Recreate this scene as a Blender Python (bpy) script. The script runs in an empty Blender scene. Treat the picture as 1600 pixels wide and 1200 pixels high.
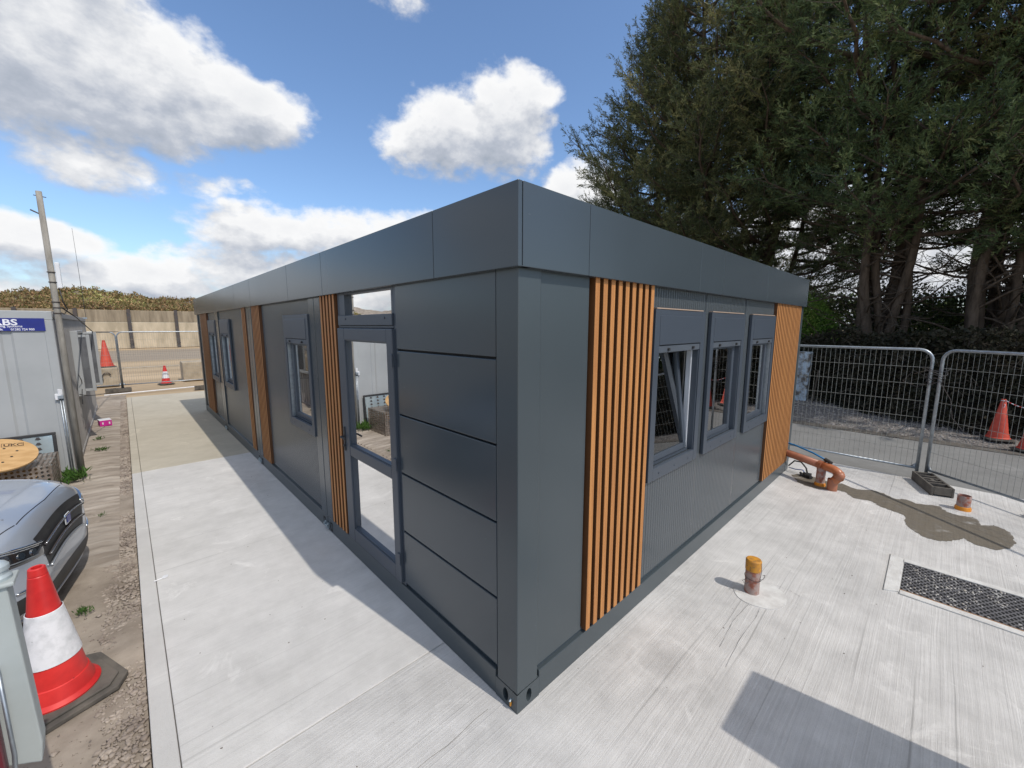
import bpy, bmesh, math, random
import numpy as np
from mathutils import Vector, Matrix
from mathutils.bvhtree import BVHTree
R = math.radians
random.seed(7)
RNG = np.random.default_rng(11)
C = bpy.context.scene.collection
SC = bpy.context.scene

# ------------------------------------------------------------------ camera
def make_camera():
    pitch, roll, yaw = 0.14066519, 0.00093764, 0.76043299
    cy, sy, cp, sp = math.cos(yaw), math.sin(yaw), math.cos(pitch), math.sin(pitch)
    fwd = Vector((sy*cp, cy*cp, -sp)); right = Vector((cy, -sy, 0)); up = right.cross(fwd)
    cr, sr = math.cos(roll), math.sin(roll)
    Rv = right*cr+up*sr; Uv = -right*sr+up*cr
    cd = bpy.data.cameras.new("camera"); co = bpy.data.objects.new("camera", cd); C.objects.link(co)
    m = Matrix((Rv, Uv, -fwd)).transposed().to_4x4()
    m.translation = Vector((-1.46242665, -1.49189903, 2.25588437))
    co.matrix_world = m
    cd.sensor_width = 36; cd.sensor_fit = 'HORIZONTAL'; cd.lens = 36*635.5476/1600
    cd.clip_start = 0.05; cd.clip_end = 3000
    SC.camera = co
make_camera()
SC.view_settings.view_transform = 'Standard'
SC.view_settings.look = 'None'
SC.view_settings.gamma = 1
SC.view_settings.exposure = 0.42
SC.cycles.use_denoising = True
SC.cycles.diffuse_bounces = 7
SC.cycles.use_adaptive_sampling = False
SC.cycles.sample_clamp_indirect = 3.0
SC.cycles.max_bounces = 8
SC.cycles.transparent_max_bounces = 12

# ------------------------------------------------------------------ sun
SUN_EL = 51.7
sun_dir = Vector((0.355, -2.30, 0)).normalized()*math.cos(R(SUN_EL)); sun_dir.z = math.sin(R(SUN_EL))
sd = bpy.data.lights.new("sun", 'SUN'); sd.energy = 2.1; sd.angle = R(0.5); sd.color = (1.0, 0.925, 0.83)
so = bpy.data.objects.new("sun", sd); C.objects.link(so)
so.rotation_euler = (sun_dir).to_track_quat('Z', 'Y').to_euler()

# ------------------------------------------------------------------ node helper
class NT:
    def __init__(s, tree): s.t = tree; s.n = tree.nodes; s.l = tree.links
    def node(s, typ, ins=None, **kw):
        n = s.n.new(typ)
        for k, v in kw.items(): setattr(n, k, v)
        if ins:
            for k, v in ins.items():
                sock = n.inputs[k]
                if isinstance(v, bpy.types.NodeSocket): s.l.new(v, sock)
                else: sock.default_value = v
        return n
    def m(s, op, a, b=0.0, c=None, clamp=False):
        n = s.n.new('ShaderNodeMath'); n.operation = op; n.use_clamp = clamp
        for i, v in enumerate((a, b, c)):
            if v is None: continue
            if isinstance(v, bpy.types.NodeSocket): s.l.new(v, n.inputs[i])
            else: n.inputs[i].default_value = v
        return n.outputs[0]
    def mix(s, f, a, b, mode='MIX'):
        n = s.n.new('ShaderNodeMix'); n.data_type = 'RGBA'; n.blend_type = mode
        for k, v in ((0, f), (6, a), (7, b)):
            if isinstance(v, bpy.types.NodeSocket): s.l.new(v, n.inputs[k])
            else: n.inputs[k].default_value = (*v, 1) if (k > 0 and len(v) == 3) else v
        return n.outputs[2]
    def ramp(s, f, stops):
        n = s.n.new('ShaderNodeValToRGB'); s.l.new(f, n.inputs[0])
        e = n.color_ramp.elements
        while len(e) > 1: e.remove(e[-1])
        e[0].position = stops[0][0]; e[0].color = (*stops[0][1], 1) if not isinstance(stops[0][1], float) else (stops[0][1],)*3+(1,)
        for p, c in stops[1:]:
            x = e.new(p); x.color = (*c, 1) if not isinstance(c, float) else (c, c, c, 1)
        return n.outputs[0]
    def noise(s, vec, scale, detail=4, rough=.55, dist=0):
        n = s.node('ShaderNodeTexNoise', {'Vector': vec, 'Scale': scale, 'Detail': detail, 'Roughness': rough, 'Distortion': dist})
        return n.outputs['Fac']
    def mapping(s, vec, scale=(1, 1, 1), rot=(0, 0, 0), loc=(0, 0, 0)):
        return s.node('ShaderNodeMapping', {'Vector': vec, 'Scale': scale, 'Rotation': rot, 'Location': loc}).outputs[0]

# ------------------------------------------------------------------ sky with clouds (directional, fixed in the world)
BLOBS = [(-6, 24, 13, 9, 1.2), (3, 22.5, 11, 6.5, 1.2), (12, 22.6, 6.5, 4.2, 1.1), (0, 31, 5.5, 6, .9), (-1, 15.0, 6, 2.4, .6),
         (36, 23.2, 8.5, 5.2, 1.25), (42, 24.5, 7.5, 5.8, 1.25), (31, 22, 5, 3.6, .8), (53, 17.5, 5.5, 4.2, .9),
         (13, 11.0, 9, 3.0, .85), (22, 11.6, 9, 3.0, .9), (31, 11.5, 7, 3.0, .8), (8.5, 14.6, 3.0, 1.1, .3),
         (-8, 7.5, 9, 2.6, .95), (2, 5.0, 9, 2.6, .95), (15, 6.0, 16, 3.4, .7), (5, 2.5, 30, 2.2, .6), (-20, 4, 16, 3.5, .7), (29.5, 35.5, 3.5, 1.6, .28),
         (78, 6, 26, 9, .9), (100, 10, 16, 8, .7), (-45, 14, 14, 5, .8), (-75, 22, 15, 7, .8), (-90, 7, 40, 4.5, .7),
         (-120, 16, 20, 7, .8), (150, 30, 25, 9, .8), (-160, 20, 22, 8, .8), (0, 74, 230, 30, 1.15), (120, 50, 30, 12, .9), (-80, 48, 30, 12, 1.0), (-140, 45, 26, 10, .9), (178, 52, 20, 8, .5), (-60, 8, 30, 5, .8)]  # overhead and rear clouds are added out of view to whiten the fill light
def cloud_group():
    g = bpy.data.node_groups.new("cloud_density", 'ShaderNodeTree')
    g.interface.new_socket("Vector", in_out='INPUT', socket_type='NodeSocketVector')
    g.interface.new_socket("Density", in_out='OUTPUT', socket_type='NodeSocketFloat')
    t = NT(g); gi = t.node('NodeGroupInput'); go = t.node('NodeGroupOutput')
    v = t.node('ShaderNodeVectorMath', {0: gi.outputs[0]}, operation='NORMALIZE').outputs[0]
    s = t.node('ShaderNodeSeparateXYZ', {0: v}).outputs
    az = t.m('MULTIPLY', t.m('ARCTAN2', s[0], s[1]), 57.29578)
    el = t.m('MULTIPLY', t.m('ARCSINE', s[2]), 57.29578)
    w = t.noise(t.mapping(v, (1, 1, 1.6)), 9, 3, .5)
    w2 = t.noise(t.mapping(v, (1, 1, 1.6), loc=(5, 3, 1)), 9, 3, .5)
    az = t.m('MULTIPLY_ADD', t.m('SUBTRACT', w, .5), 6.0, az)
    el = t.m('MULTIPLY_ADD', t.m('SUBTRACT', w2, .5), 3.0, el)
    acc = None
    for a, e, ra, re, amp in BLOBS:
        x = t.m('MULTIPLY_ADD', az, 1/ra, -a/ra); y = t.m('MULTIPLY_ADD', el, 1/re, -e/re)
        q = t.m('SUBTRACT', 1.0, t.m('ADD', t.m('MULTIPLY', x, x), t.m('MULTIPLY', y, y)))
        q = t.m('MULTIPLY', q, amp)
        acc = q if acc is None else t.m('SMOOTH_MAX', acc, q, .25)
    acc = t.m('MAXIMUM', acc, -1.2)
    n1 = t.noise(t.mapping(v, (1, 1, 1.7)), 7, 8, .56, .25)
    n2 = t.noise(t.mapping(v, (1, 1, 1.5), loc=(2, 1, 4)), 24, 7, .58)
    d = t.m('MULTIPLY_ADD', t.m('SUBTRACT', n1, .5), 1.7, acc)
    d = t.m('MULTIPLY_ADD', t.m('SUBTRACT', n2, .5), 1.35, d)
    g.links.new(d, go.inputs[0])
    return g
def make_world():
    w = bpy.data.worlds.new("World"); SC.world = w; w.use_nodes = True
    t = NT(w.node_tree); t.n.clear()
    geo = t.node('ShaderNodeTexCoord').outputs['Generated']
    sky = t.node('ShaderNodeTexSky'); sky.sky_type = 'NISHITA'; sky.sun_disc = False
    sky.sun_elevation = R(SUN_EL); sky.sun_rotation = math.atan2(sun_dir.x, sun_dir.y)
    sky.altitude = 50; sky.air_density = 1.0; sky.dust_density = 1.3; sky.ozone_density = 3.0
    g = cloud_group()
    def dens(vec):
        n = t.node('ShaderNodeGroup'); n.node_tree = g; t.l.new(vec, n.inputs[0]); return n.outputs[0]
    d0 = dens(geo)
    up = t.node('ShaderNodeVectorMath', {0: geo, 1: (0.0, -0.008, 0.045)}, operation='ADD').outputs[0]
    d1 = dens(up)
    cover = t.node('ShaderNodeMapRange', {'Value': d0, 'From Min': -0.16, 'From Max': .62}, interpolation_type='SMOOTHSTEP').outputs[0]
    lit = t.m('MULTIPLY_ADD', t.m('SUBTRACT', d0, d1), .62, .66, clamp=True)
    thick = t.node('ShaderNodeMapRange', {'Value': d0, 'From Min': .3, 'From Max': 1.5, 'To Min': 0.0, 'To Max': .22}).outputs[0]
    lit = t.m('SUBTRACT', lit, thick, clamp=True)
    col = t.ramp(lit, [(0.0, (1.8, 2.05, 2.45)), (.35, (2.5, 2.7, 3.1)), (.65, (3.7, 3.8, 4.0)), (1.0, (5.0, 5.0, 5.0))])
    sep = t.node('ShaderNodeSeparateXYZ', {0: geo}).outputs
    above = t.m('GREATER_THAN', sep[2], -0.01)
    skyc = t.mix(1.0, sky.outputs[0], (.84, .91, .97), 'MULTIPLY')
    c = t.mix(t.m('MULTIPLY', cover, above), skyc, col)
    bg = t.node('ShaderNodeBackground', {'Color': c, 'Strength': .15})
    out = t.node('ShaderNodeOutputWorld'); t.l.new(bg.outputs[0], out.inputs[0])
make_world()

# ------------------------------------------------------------------ materials
def base_mat(name):
    m = bpy.data.materials.new(name); m.use_nodes = True
    t = NT(m.node_tree); b = t.n['Principled BSDF']
    return m, t, b
def pm(name, col, col2=None, rough=.5, metal=0.0, spec=.5, vscale=4.0, vstretch=(1, 1, 1), detail=5, bump=0.0, bscale=60.0,
       bstretch=(1, 1, 1), rvar=0.0, speck=None, coat=0.0, lo=.35, hi=.65):
    m, t, b = base_mat(name)
    tc = t.node('ShaderNodeTexCoord').outputs['Object']
    f = t.noise(t.mapping(tc, vstretch), vscale, detail, .6)
    c2 = col2 or tuple(x*.82 for x in col)
    c = t.mix(t.node('ShaderNodeMapRange', {'Value': f, 'From Min': lo, 'From Max': hi}).outputs[0], col, c2)
    if speck:
        sc_, thr, scol = speck
        sp = t.noise(t.mapping(tc, (1, 1, 1), loc=(3, 7, 1)), sc_, 3, .6)
        c = t.mix(t.node('ShaderNodeMapRange', {'Value': sp, 'From Min': thr, 'From Max': thr+.04}).outputs[0], c, scol)
    t.l.new(c, b.inputs['Base Color'])
    b.inputs['Metallic'].default_value = metal; b.inputs['Specular IOR Level'].default_value = spec
    b.inputs['Coat Weight'].default_value = coat
    if rvar:
        t.l.new(t.m('MULTIPLY_ADD', t.m('SUBTRACT', f, .5), rvar, rough, clamp=True), b.inputs['Roughness'])
    else: b.inputs['Roughness'].default_value = rough
    if bump:
        h = t.noise(t.mapping(tc, bstretch), bscale, 4, .6)
        bn = t.node('ShaderNodeBump', {'Height': h, 'Strength': bump, 'Distance': .01})
        t.l.new(bn.outputs[0], b.inputs['Normal'])
    return m

def concrete_mat(name, dark, light, streak=.5, tint=None, dstreak=.5):
    m, t, b = base_mat(name)
    tc = t.node('ShaderNodeTexCoord').outputs['Object']
    wv = t.noise(tc, .8, 2, .5)
    sep = t.node('ShaderNodeSeparateXYZ', {0: tc}).outputs
    yy = t.m('MULTIPLY_ADD', wv, .045, sep[1])
    v2 = t.node('ShaderNodeCombineXYZ', {0: t.m('MULTIPLY', sep[0], .7), 1: yy, 2: 0.0}).outputs[0]
    s1 = t.noise(t.mapping(v2, (.5, 62, 1)), 1.0, 4, .7)
    s2 = t.noise(t.mapping(v2, (1.6, 230, 1)), 1.0, 3, .65)
    bl = t.noise(tc, 1.1, 6, .62, .4)
    bl2 = t.noise(t.mapping(tc, (1, 1, 1), loc=(9, 4, 0)), 5.0, 6, .65)
    fn = t.noise(tc, 160, 3, .7)
    f = t.m('MULTIPLY', t.m('SUBTRACT', s1, .5), streak*1.1)
    f = t.m('MULTIPLY_ADD', t.m('SUBTRACT', s2, .5), streak*1.35, f)
    f = t.m('MULTIPLY_ADD', t.m('SUBTRACT', bl, .5), .9, f)
    f = t.m('MULTIPLY_ADD', t.m('SUBTRACT', bl2, .5), .75, f)
    f = t.m('MULTIPLY_ADD', t.m('SUBTRACT', fn, .5), .45, f)
    c = t.mix(t.m('ADD', f, .5, clamp=True), dark, light)
    # a few dark drag lines left by the brush
    dl = t.noise(t.mapping(v2, (.30, 34, 1), loc=(0, 40, 0)), 1.0, 2, .4)
    dm = t.node('ShaderNodeMapRange', {'Value': dl, 'From Min': .66, 'From Max': .72, 'To Max': dstreak}).outputs[0]
    c = t.mix(dm, c, tuple(x*.62 for x in dark))
    # dark spots and pale cement smears
    sp = t.noise(t.mapping(tc, (1, 1, 1), loc=(1, 2, 0)), 14, 2, .5)
    c = t.mix(t.node('ShaderNodeMapRange', {'Value': sp, 'From Min': .80, 'From Max': .83, 'To Max': .7}).outputs[0], c, (.10, .095, .09))
    sm = t.noise(t.mapping(tc, (1, 1, 1), loc=(4, 2, 6)), 1.7, 5, .7, 1.2)
    rg = t.node('ShaderNodeVectorMath', {0: tc, 1: (1.02, -.42, 0)}, operation='DISTANCE').outputs['Value']
    rg = t.m('ADD', rg, t.m('MULTIPLY', t.m('SUBTRACT', t.noise(tc, 6, 4, .6), .5), .14))
    ring = t.m('SUBTRACT', 1.0, t.m('MULTIPLY', t.m('ABSOLUTE', t.m('SUBTRACT', rg, .21)), 28.0), clamp=True)
    c = t.mix(t.m('MULTIPLY', ring, t.m('MULTIPLY', t.noise(tc, 9, 3, .6), .42)), c, (.72, .72, .70))
    c = t.mix(t.node('ShaderNodeMapRange', {'Value': rg, 'From Min': .05, 'From Max': .19, 'To Min': .35, 'To Max': 0.0}).outputs[0], c, tuple(x*.8 for x in dark))
    c = t.mix(t.node('ShaderNodeMapRange', {'Value': sm, 'From Min': .60, 'From Max': .72, 'To Max': .45}).outputs[0], c, tuple(min(1, x*1.18) for x in light))
    t.l.new(c, b.inputs['Base Color']); b.inputs['Roughness'].default_value = .85; b.inputs['Specular IOR Level'].default_value = .25
    hh = t.m('ADD', t.m('MULTIPLY', s2, streak*.8), t.m('ADD', t.m('MULTIPLY', s1, streak), t.m('MULTIPLY', fn, .5)))
    bn = t.node('ShaderNodeBump', {'Height': hh, 'Strength': .7, 'Distance': .008})
    t.l.new(bn.outputs[0], b.inputs['Normal'])
    return m

def paint_mat(name, col, rough=.32, scuff=.25):
    m, t, b = base_mat(name)
    tc = t.node('ShaderNodeTexCoord').outputs['Object']
    f = t.noise(tc, .9, 4, .5)
    c = t.mix(t.node('ShaderNodeMapRange', {'Value': f, 'From Min': .3, 'From Max': .7}).outputs[0], col, tuple(x*1.10 for x in col))
    d = t.noise(tc, 2.6, 9, .72, .6)
    c = t.mix(t.node('ShaderNodeMapRange', {'Value': d, 'From Min': .66, 'From Max': .82, 'To Max': scuff}).outputs[0], c, (.24, .25, .26))
    sc = t.noise(t.mapping(tc, (5, 5, 22), rot=(.5, .3, 0)), 3, 1, .3)
    c = t.mix(t.node('ShaderNodeMapRange', {'Value': sc, 'From Min': .84, 'From Max': .86, 'To Max': min(1, scuff*2)}).outputs[0], c, (.3, .31, .32))
    t.l.new(c, b.inputs['Base Color'])
    t.l.new(t.m('MULTIPLY_ADD', t.m('SUBTRACT', f, .5), .10, rough, clamp=True), b.inputs['Roughness'])
    b.inputs['Specular IOR Level'].default_value = .5
    bn = t.node('ShaderNodeBump', {'Height': t.noise(tc, 1.3, 1, .5), 'Strength': .08, 'Distance': .02})
    t.l.new(bn.outputs[0], b.inputs['Normal'])
    return m

def glass_mat(name, tint=(.80, .84, .83), refl=1.0, add=.07):
    m = bpy.data.materials.new(name); m.use_nodes = True; t = NT(m.node_tree); t.n.clear()
    tr = t.node('ShaderNodeBsdfTransparent', {'Color': (*tint, 1)})
    gl = t.node('ShaderNodeBsdfGlossy', {'Color': (1, 1, 1, 1), 'Roughness': .01})
    fr = t.node('ShaderNodeFresnel', {'IOR': 1.52}).outputs[0]
    fr = t.m('MULTIPLY_ADD', fr, 2.6*refl, add, clamp=True)
    mx = t.node('ShaderNodeMixShader', {0: fr, 1: tr.outputs[0], 2: gl.outputs[0]})
    o = t.node('ShaderNodeOutputMaterial'); t.l.new(mx.outputs[0], o.inputs[0])
    return m

def foliage_mat(name, cols, vscale=.6, trans=.25, rough=.6):
    m = bpy.data.materials.new(name); m.use_nodes = True; t = NT(m.node_tree)
    b = t.n['Principled BSDF']
    tc = t.node('ShaderNodeTexCoord').outputs['Object']
    at = t.node('ShaderNodeAttribute'); at.attribute_name = 'rnd'
    f = t.noise(tc, vscale, 4, .6)
    f = t.m('ADD', t.m('MULTIPLY_ADD', t.m('SUBTRACT', f, .5), 1.6, .5), t.m('MULTIPLY', t.m('SUBTRACT', at.outputs['Fac'], .5), .5), clamp=True)
    n = len(cols)
    c = t.ramp(f, [(i/(n-1), cc) for i, cc in enumerate(cols)])
    t.l.new(c, b.inputs['Base Color']); b.inputs['Roughness'].default_value = rough
    b.inputs['Specular IOR Level'].default_value = .25
    if trans:
        tl = t.node('ShaderNodeBsdfTranslucent', {'Color': c})
        mx = t.node('ShaderNodeMixShader', {0: trans, 1: b.outputs[0], 2: tl.outputs[0]})
        t.l.new(mx.outputs[0], t.n['Material Output'].inputs[0])
    return m

M = {}
M['conc'] = concrete_mat('brushed_concrete', (.35, .345, .335), (.73, .72, .70), .56)
M['conc_smooth'] = concrete_mat('floated_concrete', (.42, .415, .40), (.74, .73, .71), .32, dstreak=.25)
M['conc_yellow'] = concrete_mat('fresh_buff_concrete', (.38, .345, .275), (.56, .52, .43), .30, dstreak=.25)
M['conc_edge'] = concrete_mat('trowelled_edge', (.44, .435, .42), (.62, .61, .59), .08, dstreak=.0)
M['road'] = concrete_mat('grey_road', (.165, .165, .16), (.27, .27, .262), .12, dstreak=.15)
M['white_grout'] = pm('pale_mortar', (.66, .66, .64), (.52, .51, .49), rough=.85, bump=.4, bscale=80, vscale=9)
M['dirt'] = pm('dry_earth', (.37, .32, .265), (.22, .185, .15), rough=.95, spec=.1, vscale=2.5, detail=9, bump=.8, bscale=14, speck=(40, .66, (.17, .14, .11)))
M['yard'] = pm('dusty_yard', (.50, .385, .255), (.34, .26, .17), rough=.95, spec=.1, vscale=.35, vstretch=(.25, 1, 1), detail=10, bump=.7, bscale=8)
M['ridge'] = pm('ridged_path', (.40, .355, .305), (.24, .205, .17), rough=.95, spec=.1, vscale=3, vstretch=(.5, 2.4, 1), detail=8, bump=.6, bscale=40)
M['stone'] = pm('broken_stone', (.42, .36, .30), (.22, .18, .15), rough=.9, vscale=6, bump=.4)
M['gravel'] = pm('grey_gravel', (.25, .23, .215), (.12, .11, .10), rough=.95, spec=.1, vscale=14, detail=8, bump=1.0, bscale=30)
M['grey'] = paint_mat('anthracite_paint', (.050, .064, .075), .22, .05)
M['grey_scuffed'] = paint_mat('scuffed_anthracite_paint', (.052, .066, .074), .32, .22)
M['frame'] = paint_mat('slate_window_foil', (.054, .067, .086), .40, .05)
M['ribbed'] = paint_mat('ribbed_anthracite_steel', (.060, .071, .080), .24, .05)
M['slat'] = pm('orange_brown_composite', (.56, .25, .074), (.34, .135, .04), rough=.62, vscale=4, vstretch=(14, 14, .35), lo=.3, hi=.7, bump=.2, bscale=30, bstretch=(4, 4, .3))
M['seal'] = pm('black_rubber', (.012, .012, .013), rough=.7)
M['black'] = pm('black_plastic', (.02, .02, .022), (.035, .035, .035), rough=.55)
M['white'] = pm('white_plastic', (.75, .76, .78), (.66, .67, .69), rough=.4)
M['room'] = pm('room_lining', (.85, .85, .82), (.78, .78, .75), rough=.8)
M['roomfloor'] = pm('room_floor', (.30, .29, .275), (.20, .19, .18), rough=.6, vscale=3)
M['zinc'] = pm('galvanised_steel', (.42, .46, .49), (.30, .33, .36), rough=.42, metal=.75, vscale=18)
M['wire'] = pm('weathered_wire', (.36, .37, .35), (.24, .24, .22), rough=.5, metal=.5, vscale=12)
M['clamp'] = pm('bright_zinc', (.65, .75, .80), rough=.3, metal=.9)
M['clay'] = pm('terracotta_pipe', (.40, .155, .085), (.31, .115, .06), rough=.45, vscale=7)
M['clay_dirty'] = pm('cement_smeared_pipe', (.36, .27, .24), (.30, .10, .06), rough=.8, vscale=16, detail=7, bump=.5, lo=.45, hi=.6)
M['orange'] = pm('orange_plastic', (.80, .30, .02), (.60, .22, .02), rough=.45, vscale=20)
M['yellow'] = pm('yellow_tape', (.62, .28, .02), (.42, .19, .04), rough=.6, vscale=22, speck=(40, .58, (.25, .15, .05)))
M['blue'] = pm('blue_pipe', (.01, .19, .46), rough=.4)
M['blue_fit'] = pm('blue_cap', (.03, .10, .35), rough=.4)
M['red'] = pm('red_cone_plastic', (.72, .035, .03), (.52, .02, .02), rough=.42, vscale=5, speck=(14, .74, (.03, .02, .02)))
M['oldred'] = pm('faded_red_plastic', (.62, .085, .045), (.45, .05, .03), rough=.6, vscale=4)
M['sleeve'] = pm('reflective_white', (.78, .78, .80), (.55, .56, .57), rough=.4, vscale=14, detail=8, speck=(30, .70, (.40, .40, .41)), lo=.45, hi=.75)
M['rubber'] = pm('dusty_rubber', (.075, .068, .06), (.14, .125, .105), rough=.9, vscale=7, bump=.3)
M['cabin'] = pm('pale_grey_cabin_steel', (.40, .415, .42), (.35, .365, .37), rough=.45, vscale=1.5)
M['cabin_side'] = pm('weathered_cabin_steel', (.36, .345, .33), (.26, .25, .24), rough=.6, vscale=5, vstretch=(1, 2, .25), detail=7)
M['shutter'] = pm('grey_shutter', (.15, .155, .165), (.09, .093, .10), rough=.5, vscale=4)
M['navy'] = pm('navy_sign', (.012, .022, .22), rough=.35)
M['text'] = pm('sign_white', (.85, .86, .92), rough=.5)
M['pole'] = pm('weathered_pole', (.33, .31, .27), (.20, .185, .16), rough=.8, vscale=6, vstretch=(3, 3, .6), bump=.4)
M['silver'] = pm('car_metallic_grey', (.36, .40, .46), (.35, .39, .45), rough=.30, metal=.35, coat=.8)
M['chrome'] = pm('chrome', (.75, .77, .78), rough=.12, metal=1.0)
M['lens'] = pm('smoked_lens', (.018, .018, .02), rough=.08, coat=1.0)
M['carglass'] = pm('car_glass', (.02, .025, .03), rough=.05, coat=1.0)
M['plate_dark'] = pm('worn_steel_grating', (.20, .20, .21), (.11, .11, .12), rough=.55, metal=.3, vscale=9, speck=(11, .62, (.5, .5, .49)))
M['ply'] = pm('plywood', (.58, .37, .17), (.45, .27, .11), rough=.75, vscale=5, vstretch=(1, 3, 1), detail=7)
M['ink'] = pm('stencil_ink', (.06, .035, .02), rough=.8)
M['perf'] = pm('perforated_steel', (.36, .32, .28), (.20, .16, .13), rough=.55, metal=.5, vscale=14)
M['mirror'] = pm('pale_sheet', (.55, .66, .70), (.45, .55, .60), rough=.2, metal=.5)
M['magenta'] = pm('magenta_card', (.62, .02, .32), rough=.5)
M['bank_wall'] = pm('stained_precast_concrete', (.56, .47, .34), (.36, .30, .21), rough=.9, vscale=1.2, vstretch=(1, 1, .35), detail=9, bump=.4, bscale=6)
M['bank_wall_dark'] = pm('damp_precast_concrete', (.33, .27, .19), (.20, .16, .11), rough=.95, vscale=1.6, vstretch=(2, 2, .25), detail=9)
M['steel_dark'] = pm('rusty_black_steel', (.045, .045, .05), (.08, .06, .05), rough=.6)
M['block'] = pm('concrete_block', (.46, .39, .29), (.30, .25, .18), rough=.9, vscale=3, detail=8, bump=.5, bscale=10)
M['bark'] = pm('grey_brown_bark', (.16, .12, .088), (.07, .052, .038), rough=.95, spec=.1, vscale=5, vstretch=(2, 2, .5), detail=8, bump=1.0, bscale=20, bstretch=(1, 1, .3))
M['twig'] = pm('dead_twigs', (.16, .135, .11), (.08, .065, .05), rough=.95, spec=.1)
M['pier'] = pm('flaking_blue_render', (.48, .56, .62), (.14, .12, .10), rough=.9, vscale=6, detail=8, lo=.42, hi=.58)
M['conifer'] = foliage_mat('cypress_sprays', [(.028, .044, .024), (.092, .115, .052), (.200, .212, .088), (.380, .335, .150)], .8, .30)
M['conifer2'] = foliage_mat('dark_green_sprays', [(.024, .044, .024), (.080, .120, .052), (.165, .220, .090), (.330, .350, .150)], .8, .30)
M['ivy'] = foliage_mat('ivy_leaves', [(.012, .012, .010), (.030, .032, .018), (.055, .048, .030), (.085, .065, .045)], 1.6, .1)
M['bush'] = foliage_mat('fresh_leaves', [(.05, .10, .025), (.13, .24, .04), (.22, .34, .06), (.30, .28, .09)], 1.2, .25)
M['shade_leaf'] = foliage_mat('undergrowth_leaves', [(.016, .024, .012), (.040, .058, .020), (.09, .12, .035), (.22, .22, .06)], .9, .15)
M['scrub'] = foliage_mat('bramble_scrub', [(.06, .045, .03), (.30, .17, .09), (.14, .15, .05), (.38, .23, .12), (.22, .24, .07), (.58, .52, .20)], .16, .1)
M['grass'] = foliage_mat('weed_leaves', [(.03, .08, .015), (.07, .15, .03), (.12, .20, .05)], 4, .25)
M['glass'] = glass_mat('window_glass')
M['doorglass'] = glass_mat('door_glass', (.80, .84, .83), 1.5, .38)
M['maroon'] = pm('maroon_lamp_board', (.13, .01, .02), rough=.3)
M['postpaint'] = pm('pale_grey_green_paint', (.42, .45, .44), (.36, .39, .38), rough=.5, vscale=3)
def wet_mat():
    m, t, b = base_mat('wet_concrete')
    tc = t.node('ShaderNodeTexCoord').outputs['Object']
    s = t.noise(t.mapping(tc, (1.0, 60, 1)), 1.0, 4, .6)
    c = t.mix(s, (.115, .098, .075), (.22, .195, .155))
    d = t.noise(tc, 3.2, 6, .6)
    c = t.mix(t.node('ShaderNodeMapRange', {'Value': d, 'From Min': .60, 'From Max': .68}).outputs[0], c, (.36, .35, .33))
    t.l.new(c, b.inputs['Base Color']); b.inputs['Roughness'].default_value = .55
    al = t.node('ShaderNodeMapRange', {'Value': t.noise(tc, 7, 7, .7), 'From Min': .34, 'From Max': .52, 'To Min': .62, 'To Max': .92}).outputs[0]
    t.l.new(al, b.inputs['Alpha'])
    return m
M['wet'] = wet_mat()

# ------------------------------------------------------------------ object helpers
def tag(o, label=None, cat=None, group=None, kind=None):
    if label: o['label'] = label
    if cat: o['category'] = cat
    if group: o['group'] = group
    if kind: o['kind'] = kind
    return o
def thing(name, label, cat, loc=(0, 0, 0), rz=0.0, group=None):
    o = bpy.data.objects.new(name, None); C.objects.link(o)
    o.empty_display_size = .2; o.location = loc; o.rotation_euler = (0, 0, rz)
    return tag(o, label, cat, group)
def kids(o): return [c for c in bpy.data.objects if c.parent == o]
def dup(root, loc=None, rz=None, label=None, group=None):
    r = root.copy(); C.objects.link(r)
    if loc is not None: r.location = loc
    if rz is not None: r.rotation_euler = (0, 0, rz)
    if label: r['label'] = label
    if group: r['group'] = group
    for ch in kids(root):
        c = ch.copy(); C.objects.link(c); c.parent = r
        for g in kids(ch):
            d = g.copy(); C.objects.link(d); d.parent = c
    return r

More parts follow.
